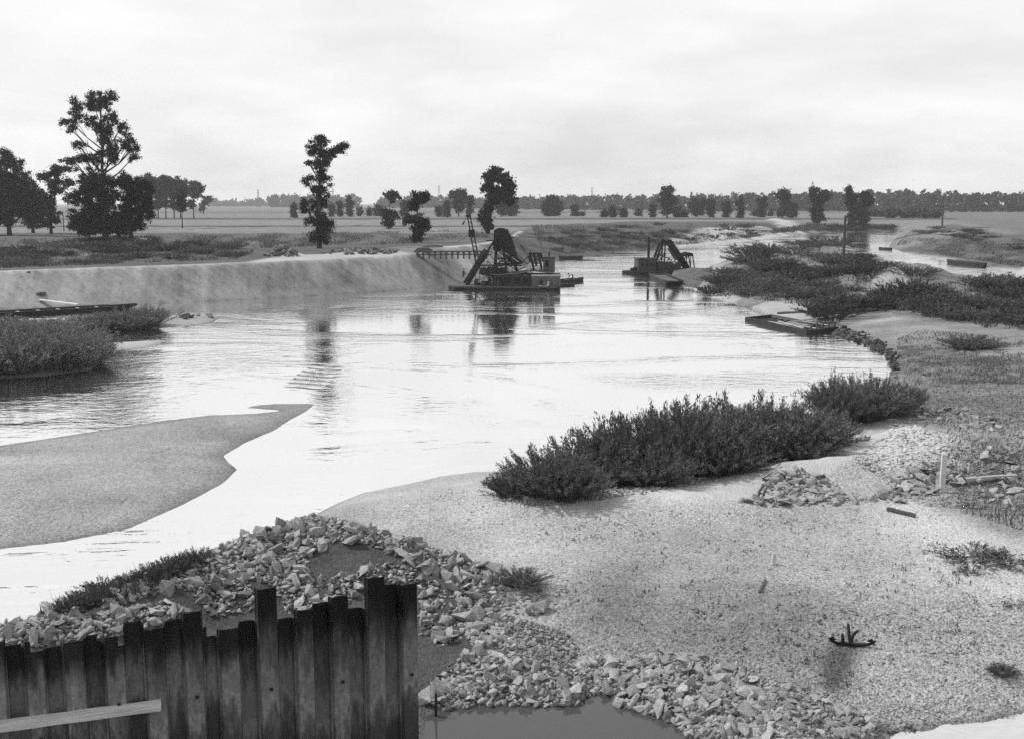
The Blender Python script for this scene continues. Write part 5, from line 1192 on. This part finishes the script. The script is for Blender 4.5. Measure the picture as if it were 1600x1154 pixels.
for y in (-1.2, 1.2):
    pts = [(985, 640), (980, 500), (1010, 460), (1060, 448), (1100, 462), (1105, 520), (1130, 650)]
    for a, b in zip(pts[:-1], pts[1:]): MB().bar(P2(*a, y), P2(*b, y), .16).build('gantry_beam', M['iron'], d2)
    for a, b in [((1080, 640), (1075, 455)), ((985, 500), (1050, 620)), ((1010, 465), (1040, 590))]: MB().bar(P2(*a, y), P2(*b, y), .1).build('gantry_brace', M['iron'], d2)
MB().box(P2(1000, 0)[0], P2(1100, 0)[0], -1.2, 1.2, P2(0, 490)[2], P2(0, 455)[2]).build('gantry_head', M['iron'], d2)
MB().box(P2(1000, 0)[0], P2(1148, 0)[0], -2.2, 2.2, .5, P2(0, 650)[2] + .12).build('stern_deck', M['iron'], d2)

for k in range(26):
    a = (rng.uniform(600, 1060), rng.uniform(440, 610)); b = (a[0] + rng.uniform(-70, 70), a[1] + rng.uniform(-50, 60)); yy = rng.uniform(-1.6, 1.0)
    MB().bar(P2(*a, yy), P2(b[0], min(b[1], 650), yy), rng.uniform(.06, .14)).build('strut', M['iron'], d2)
# hopper barge in front of it
a, b = P(1013, 434.5), P(1046, 446.5)
hb = open_boat('hopper_barge', 'square open barge loaded with sand, moored before the smaller dredger', (a + P(1040, 432.8)) / 2, (b + P(1062, 446.3)) / 2, 2.6, 1.15, cat='barge', square=True, thwarts=2, rake=.05, th=.12)
Lb = float(np.linalg.norm((b + P(1062, 446.3)) / 2 - (a + P(1040, 432.8)) / 2))
MB().box(-Lb * .42, Lb * .42, -1.05, 1.05, .0, .42).build('sand_load', M['timber_dark'], hb)

# other craft
open_boat('pontoon_barge', 'long dark barge lying at the foot of the left embankment', P(-70, 499), P(214, 482), 2.6, .8, cat='barge', thwarts=6, rake=.06)
open_boat('rowing_boat', 'dark boat drawn up along the right bank', P(1480, 411.5), P(1541, 418.0), 2.0, 1.2, thwarts=3)
open_boat('rowing_boat', 'tiny dark boat at the tip of the right bank', P(1374, 389.5), P(1393, 391.0), 1.6, .8, thwarts=2)
open_boat('rowing_boat', 'dark boat moored under the far bank behind the large dredger', P(873, 404.8), P(911, 403.8), 1.6, .9, thwarts=3)

# broken timber raft on the shore of the spit
ra, rb = P(1166, 501.5), P(1262, 523.5); rc, rd = P(1205, 497.5), P(1308, 517.5)
cen = (ra + rb + rc + rd) / 4
rt = thing('timber_raft', 'half-sunk open timber pontoon with broken deck planks at the spit shore', 'raft', (cen[0], cen[1], 0))
V3 = lambda p, z: (p[0] - cen[0], p[1] - cen[1], z)
for p, q, w_, h_, m_, z in [(ra, rb, .25, .45, 'hull', .14), (rc, rd, .22, .35, 'timber_dark', .2), (ra, rc, .22, .4, 'hull', .15), (rb, rd, .3, .5, 'hull', .14)]: MB().bar(V3(p, z), V3(q, z), w_, h_).build('side_beam', M[m_], rt)
for k in range(9):
    f_ = (k + 1) / 10.0; MB().bar(V3(ra + (rb - ra) * f_, .08), V3(rc + (rd - rc) * f_, .1), .1, .16).build('cross_beam', M['timber_dark'], rt)
for k in range(7):
    f0, f1 = rng.uniform(.3, .55), rng.uniform(.7, .98); u0 = rng.uniform(.1, .9)
    p = ra + (rb - ra) * f0; q = rc + (rd - rc) * f0; s0 = p + (q - p) * u0; p = ra + (rb - ra) * f1; q = rc + (rd - rc) * f1; s1 = p + (q - p) * min(1, max(0, u0 + rng.uniform(-.25, .25)))
    MB().bar(V3(s0, .24 + .02 * k), V3(s1, .26 + .02 * k), .22, .045).build('deck_plank', M['timber'], rt)
for k in range(5):
    p = rb + (rd - rb) * (k + .5) / 5; MB().bar(V3(p, -.3), V3(p, .85 + .1 * (k % 2)), .16).build('stake', M['timber_dark'], rt)
MB().bar(V3(P(1230, 515), .62), V3(P(1316, 508), .95), .12, .1).build('hand_rail', M['timber'], rt)

# ------------------------------------------------------------------ light railway trestle on the crest
ta, tb = np.append(P(651, 396.5, 4.1), 3.75), np.append(P(768, 396, 4.1), 3.75)
tr = thing('timber_trestle', 'low dark timber trestle with stub posts on top of the embankment', 'trestle', tuple(ta))
dv = Vector(tb) - Vector(ta); dv.z = 0; Lt = dv.length; dv.normalize(); sd = Vector((-dv.y, dv.x, 0))
for s_ in (-.4, .4):
    for z_, h_ in ((.62, .16), (.2, .12)):
        MB().bar(sd * s_ + Vector((0, 0, z_)), sd * s_ + dv * Lt + Vector((0, 0, z_)), .14, h_).build('rail_beam', M['timber_dark'], tr)
npost = 13
for k in range(npost):
    p = dv * (Lt * (k + .15) / npost)
    MB().bar(p - sd * .6 + Vector((0, 0, .42)), p + sd * .6 + Vector((0, 0, .42)), .34, .36).build('sleeper', M['timber_dark'], tr)
    for s_ in (-.4, .4): MB().box(p.x + sd.x * s_ - .1, p.x + sd.x * s_ + .1, p.y + sd.y * s_ - .1, p.y + sd.y * s_ + .1, -.4, .24).build('post', M['timber_dark'], tr)
sk = pick(660, 394)[0]
hb2 = MB(); hb2.loft([[(-1.1, -.5, .0), (-1.1, .5, .0), (-1.1, .5, .1), (-1.1, -.5, .1)], [(-.6, -.6, -.1), (-.6, .6, -.1), (-.6, .5, .62), (-.6, -.5, .62)], [(.9, -.6, -.1), (.9, .6, -.1), (.9, .5, .66), (.9, -.5, .66)], [(1.5, -.5, .0), (1.5, .5, .0), (1.5, .4, .35), (1.5, -.4, .35)]])
tag(hb2.build('timber_stack', M['timber_dark'], loc=(sk[0], sk[1] - 1.0, sk[2])), 'dark stack of timber at the near end of the trestle', 'timber')
sp = pick(675, 386)[0]
tag(MB().loft([[(-1.6, -.3, -.05), (-1.6, .3, -.05), (-1.6, .1, .05), (-1.6, -.1, .05)], [(-.6, -.5, -.1), (-.6, .5, -.1), (-.6, .3, .26), (-.6, -.3, .26)], [(.8, -.5, -.1), (.8, .5, -.1), (.8, .3, .28), (.8, -.3, .28)], [(1.8, -.2, -.05), (1.8, .2, -.05), (1.8, .1, .06), (1.8, -.1, .06)]]).build('earth_clod', M['timber_dark'], loc=tuple(sp)), 'dark low lump lying on the pale spoil behind the trestle', 'lump')

# planks and clods on the embankment slope
def bar_thing(name, label, cat, a, b, w, h_, mat, group=None, taper=.85):
    a = Vector(a); b = Vector(b); L = (b - a).length; m = MB(); rings = []
    for k in range(6):
        u = L * k / 5; kk = 1 - (1 - taper) * k / 5; j = rng.uniform(-.12, .12) * h_
        rings.append([(u, -w/2*kk, -h_/2*kk + j), (u, w/2*kk, -h_/2*kk + j), (u, w/2*kk, h_/2*kk + j), (u, -w/2*kk, h_/2*kk + j)])
    o = m.loft(rings).build(name, M[mat], loc=a); o.rotation_mode = 'QUATERNION'; o.rotation_quaternion = (b - a).to_track_quat('X', 'Z'); return tag(o, label, cat, group)
q0, q1 = pick(62, 470)[0], pick(122, 485)[0]
bar_thing('gang_plank', 'pale gangplank running down the slope to the long barge', 'plank', (q0[0], q0[1], q0[2] + .1), (q1[0], q1[1], .62), .45, .1, 'timber_pale', taper=1)
for px, py, w_, lab in [(68, 461, 1.2, 'dark clod of earth and stones half way down the embankment'), (46, 426, .5, 'small dark lump at the edge of the embankment crest')]:
    g = pick(px, py)[0]; o = link('earth_clod', STONES[4].copy(), None, (g[0], g[1], g[2] + w_ * .12)); o.data.materials.clear(); o.data.materials.append(M['timber_dark']); o.scale = (w_ * .7, w_ * .45, w_ * .45); tag(o, lab, 'clod')

# ------------------------------------------------------------------ poles, pylons, stakes
def pole(label, px, py_base, py_top, arms=1, r=.13, name='telegraph_pole', foot=None):
    g = pick(px, py_base)[0]
    if foot: x = atY(px, py_base, foot)[0]; g = np.array([x, foot, ground_z(x, foot)])
    z = atY(px, py_top, g[1])[1] - g[2]; m = mpp(g[1], 3)
    r = max(r, .55 * m)
    o = thing(name, label, 'pole', tuple(g))
    MB().tube([(0, 0, -.5), (0, 0, z * .5), (0, 0, z)], [r, r * .9, r * .75], 8).build('shaft', M['wood_post'], o)
    for k in range(arms):
        zz = z - .5 - .6 * k; MB().box(-1.0, 1.0, -.06, .06, zz - .07, zz + .07).build('cross_arm', M['wood_post'], o)
        for u in (-.9, .9): MB().tube([(u, 0, zz + .07), (u, 0, zz + .3)], [.09, .06], 6).build('insulator', M['pale_paint'], o)
    return o
pole('plain dark wooden pole standing in the scrub of the spit', 1318, 402, 337, 0, r=.24, name='wooden_pole')
pole('telegraph pole with short cross arm on the right bank', 1472, 354, 306, 1, r=.32)
pole('thin pole before the far wood', 1003, 340, 308, 0, name='wooden_pole')
pole('short fence post in the gap of the left spinney', 100, 362, 336, 0, name='wooden_post')
pole('short pole on the meadow before the wood', 899, 338, 312, 0, name='wooden_pole')
def pylon(label, px, top, Y):
    x, z = atY(px, top, Y); z0 = float(ground_z(x, Y)); hgt = z - z0; m = mpp(Y, 4); w = max(1.5, hgt * .09); t_ = max(.10, .28 * m)
    o = thing('lattice_pylon', label, 'pylon', (x, Y, z0)); lev = [0, .25, .45, .62, .76, .88, 1.0]
    for sx in (-1, 1):
        for sy in (-1, 1): MB().bar((sx * w, sy * w, -.5), (sx * w * .12, sy * w * .12, hgt), t_).build('leg', M['iron_mid'], o)
    for i in range(6):
        a, b = lev[i], lev[i + 1]; wa, wb = w * (1 - .88 * a), w * (1 - .88 * b)
        MB().bar((-wa, -wa, a * hgt), (wb, -wb, b * hgt), t_ * .6).build('lattice_brace', M['iron_mid'], o); MB().bar((wa, -wa, a * hgt), (-wb, -wb, b * hgt), t_ * .6).build('lattice_brace', M['iron_mid'], o)
    for k, ww in ((.82, 3.2), (.93, 2.4)): MB().bar((-ww, 0, hgt * k), (ww, 0, hgt * k), t_ * .8).build('cross_arm', M['iron_mid'], o)
pylon('slim lattice pylon behind the meadow trees', 686, 290, 1300); pylon('faint lattice pylon on the left horizon', 403, 296, 1800); pylon('lattice pylon rising above the wood left of the rounded tree', 925, 293, 1300); pylon('lattice pylon above the wood behind the river-bend tree', 1270, 284, 1100); pylon('faint lattice pylon behind the leaning tree', 520, 294, 1800)

g = pick(1472, 768)[0]; zt = atY(1472, 708, g[1])[1]
st = MB(); st.loft([[(-.09, -.06, -.3), (.09, -.06, -.3), (.09, .06, -.3), (-.09, .06, -.3)], [(-.09, -.06, .6), (.085, -.06, .6), (.085, .06, .6), (-.09, .06, .6)], [(-.08, -.06, zt - g[2]), (.08, -.05, zt - g[2] - .04), (.08, .05, zt - g[2]), (-.08, .05, zt - g[2] + .03)]])
tag(st.build('wooden_stake', M['timber_pale'], loc=tuple(g)), 'pale upright wooden stake driven into the stone pile', 'stake')
def lay(p, q, dz=.06): a = pick(*p)[0]; b = pick(*q)[0]; return (a[0], a[1], a[2] + dz), (b[0], b[1], b[2] + dz)
a, b = lay((1386, 797), (1430, 808)); bar_thing('driftwood_log', 'dark driftwood log on the pale gravel below the stone pile', 'log', a, b, .12, .12, 'timber_dark')
a, b = lay((1508, 754), (1588, 748), .12); bar_thing('driftwood_log', 'pale barkless log lying beside the stone pile', 'log', a, b, .16, .15, 'timber')
a, b = lay((1215, 491), (1272, 488), .12); bar_thing('plank', 'dark plank lying on the little beach of the spit', 'plank', a, b, .35, .16, 'timber_dark')
a, b = lay((1187, 926), (1196, 906), .04); bar_thing('stick', 'short stick lying on the open gravel', 'stick', a, b, .05, .05, 'timber_dark')
a, b = lay((1478, 870), (1512, 871), .03); bar_thing('stick', 'bare dark twig pointing out of the grass tuft', 'stick', a, b, .05, .04, 'timber_dark')
g = pick(1209, 882)[0]; tag(MB().loft([[(-.05, -.04, -.1), (.05, -.04, -.1), (.05, .04, -.1), (-.05, .04, -.1)], [(-.06, -.05, .2), (.06, -.05, .2), (.06, .05, .2), (-.06, .05, .2)], [(-.03, -.03, .36), (.045, -.03, .33), (.04, .03, .34), (-.03, .03, .36)]]).build('survey_peg', M['timber_pale'], loc=tuple(g)), 'little pale survey peg standing on the open gravel', 'peg')
for px, py, ln_, lab in [(1183, 778, .9, 'dark bare twigs poking up at the left end of the stone pile'), (1191, 776, .7, 'shorter dark twig beside the bare twigs at the stone pile')]:
    g = pick(px, py)[0]; tag(MB().tube([(0, 0, -.1), (.08, 0, ln_ * .3), (.22, .05, ln_ * .55)], [.05, .04, .015], 6).add([], []).build('twig', M['timber_dark'], loc=tuple(g)), lab, 'twig')
g = pick(681, 1118)[0]; x, z = atY(681, 1098, g[1])
tag(MB().tube([(0, 0, -.8), (0, 0, .3), (.01, 0, .62)], [.03, .03, .025], 6).build('iron_rod', M['iron'], loc=(g[0], g[1], -.1)), 'thin dark rod standing in the still pool', 'rod')

# old anchor half sunk in the gravel
g = pick(1330, 1008)[0]; m = mpp(g[1], .5); an = thing('old_anchor', 'rusty dark grapnel anchor half buried in the gravel', 'anchor', tuple(g))
u = lambda cx, cy, y=0.0: ((cx - 790) / 11.43 * m, y, (600 - cy) / 11.43 * m)
MB().tube([u(760, 560), u(790, 590), u(830, 575)], [.07, .09, .07], 8).build('crown', M['iron'], an)
for pts in ([u(780, 580), u(650, 560), u(540, 555), u(470, 520), u(400, 495)], [u(800, 580), u(960, 590), u(1080, 575), u(1180, 545), u(1215, 505)], [u(800, 570, .05), u(815, 500, .1), u(860, 430, .15), u(950, 380, .2)], [u(640, 545), u(632, 460), u(625, 375)], [u(790, 590), u(775, 500, .1), u(780, 380, .2), u(790, 280, .3)]):
    MB().tube(pts, [.045] + [.04] * (len(pts) - 2) + [.028], 7).build('arm', M['iron'], an, smooth=True)
for c, s in ((u(440, 470), -1), (u(1130, 520), 1)):
    MB().add([(c[0] - .10, c[1], c[2]), (c[0] + .12, c[1] + .03, c[2] - .05), (c[0] + .0, c[1] - .05, c[2] + .09), (c[0], c[1] + .08, c[2])], [(0, 1, 2), (0, 3, 1), (0, 2, 3), (1, 3, 2)]).build('fluke', M['iron'], an)
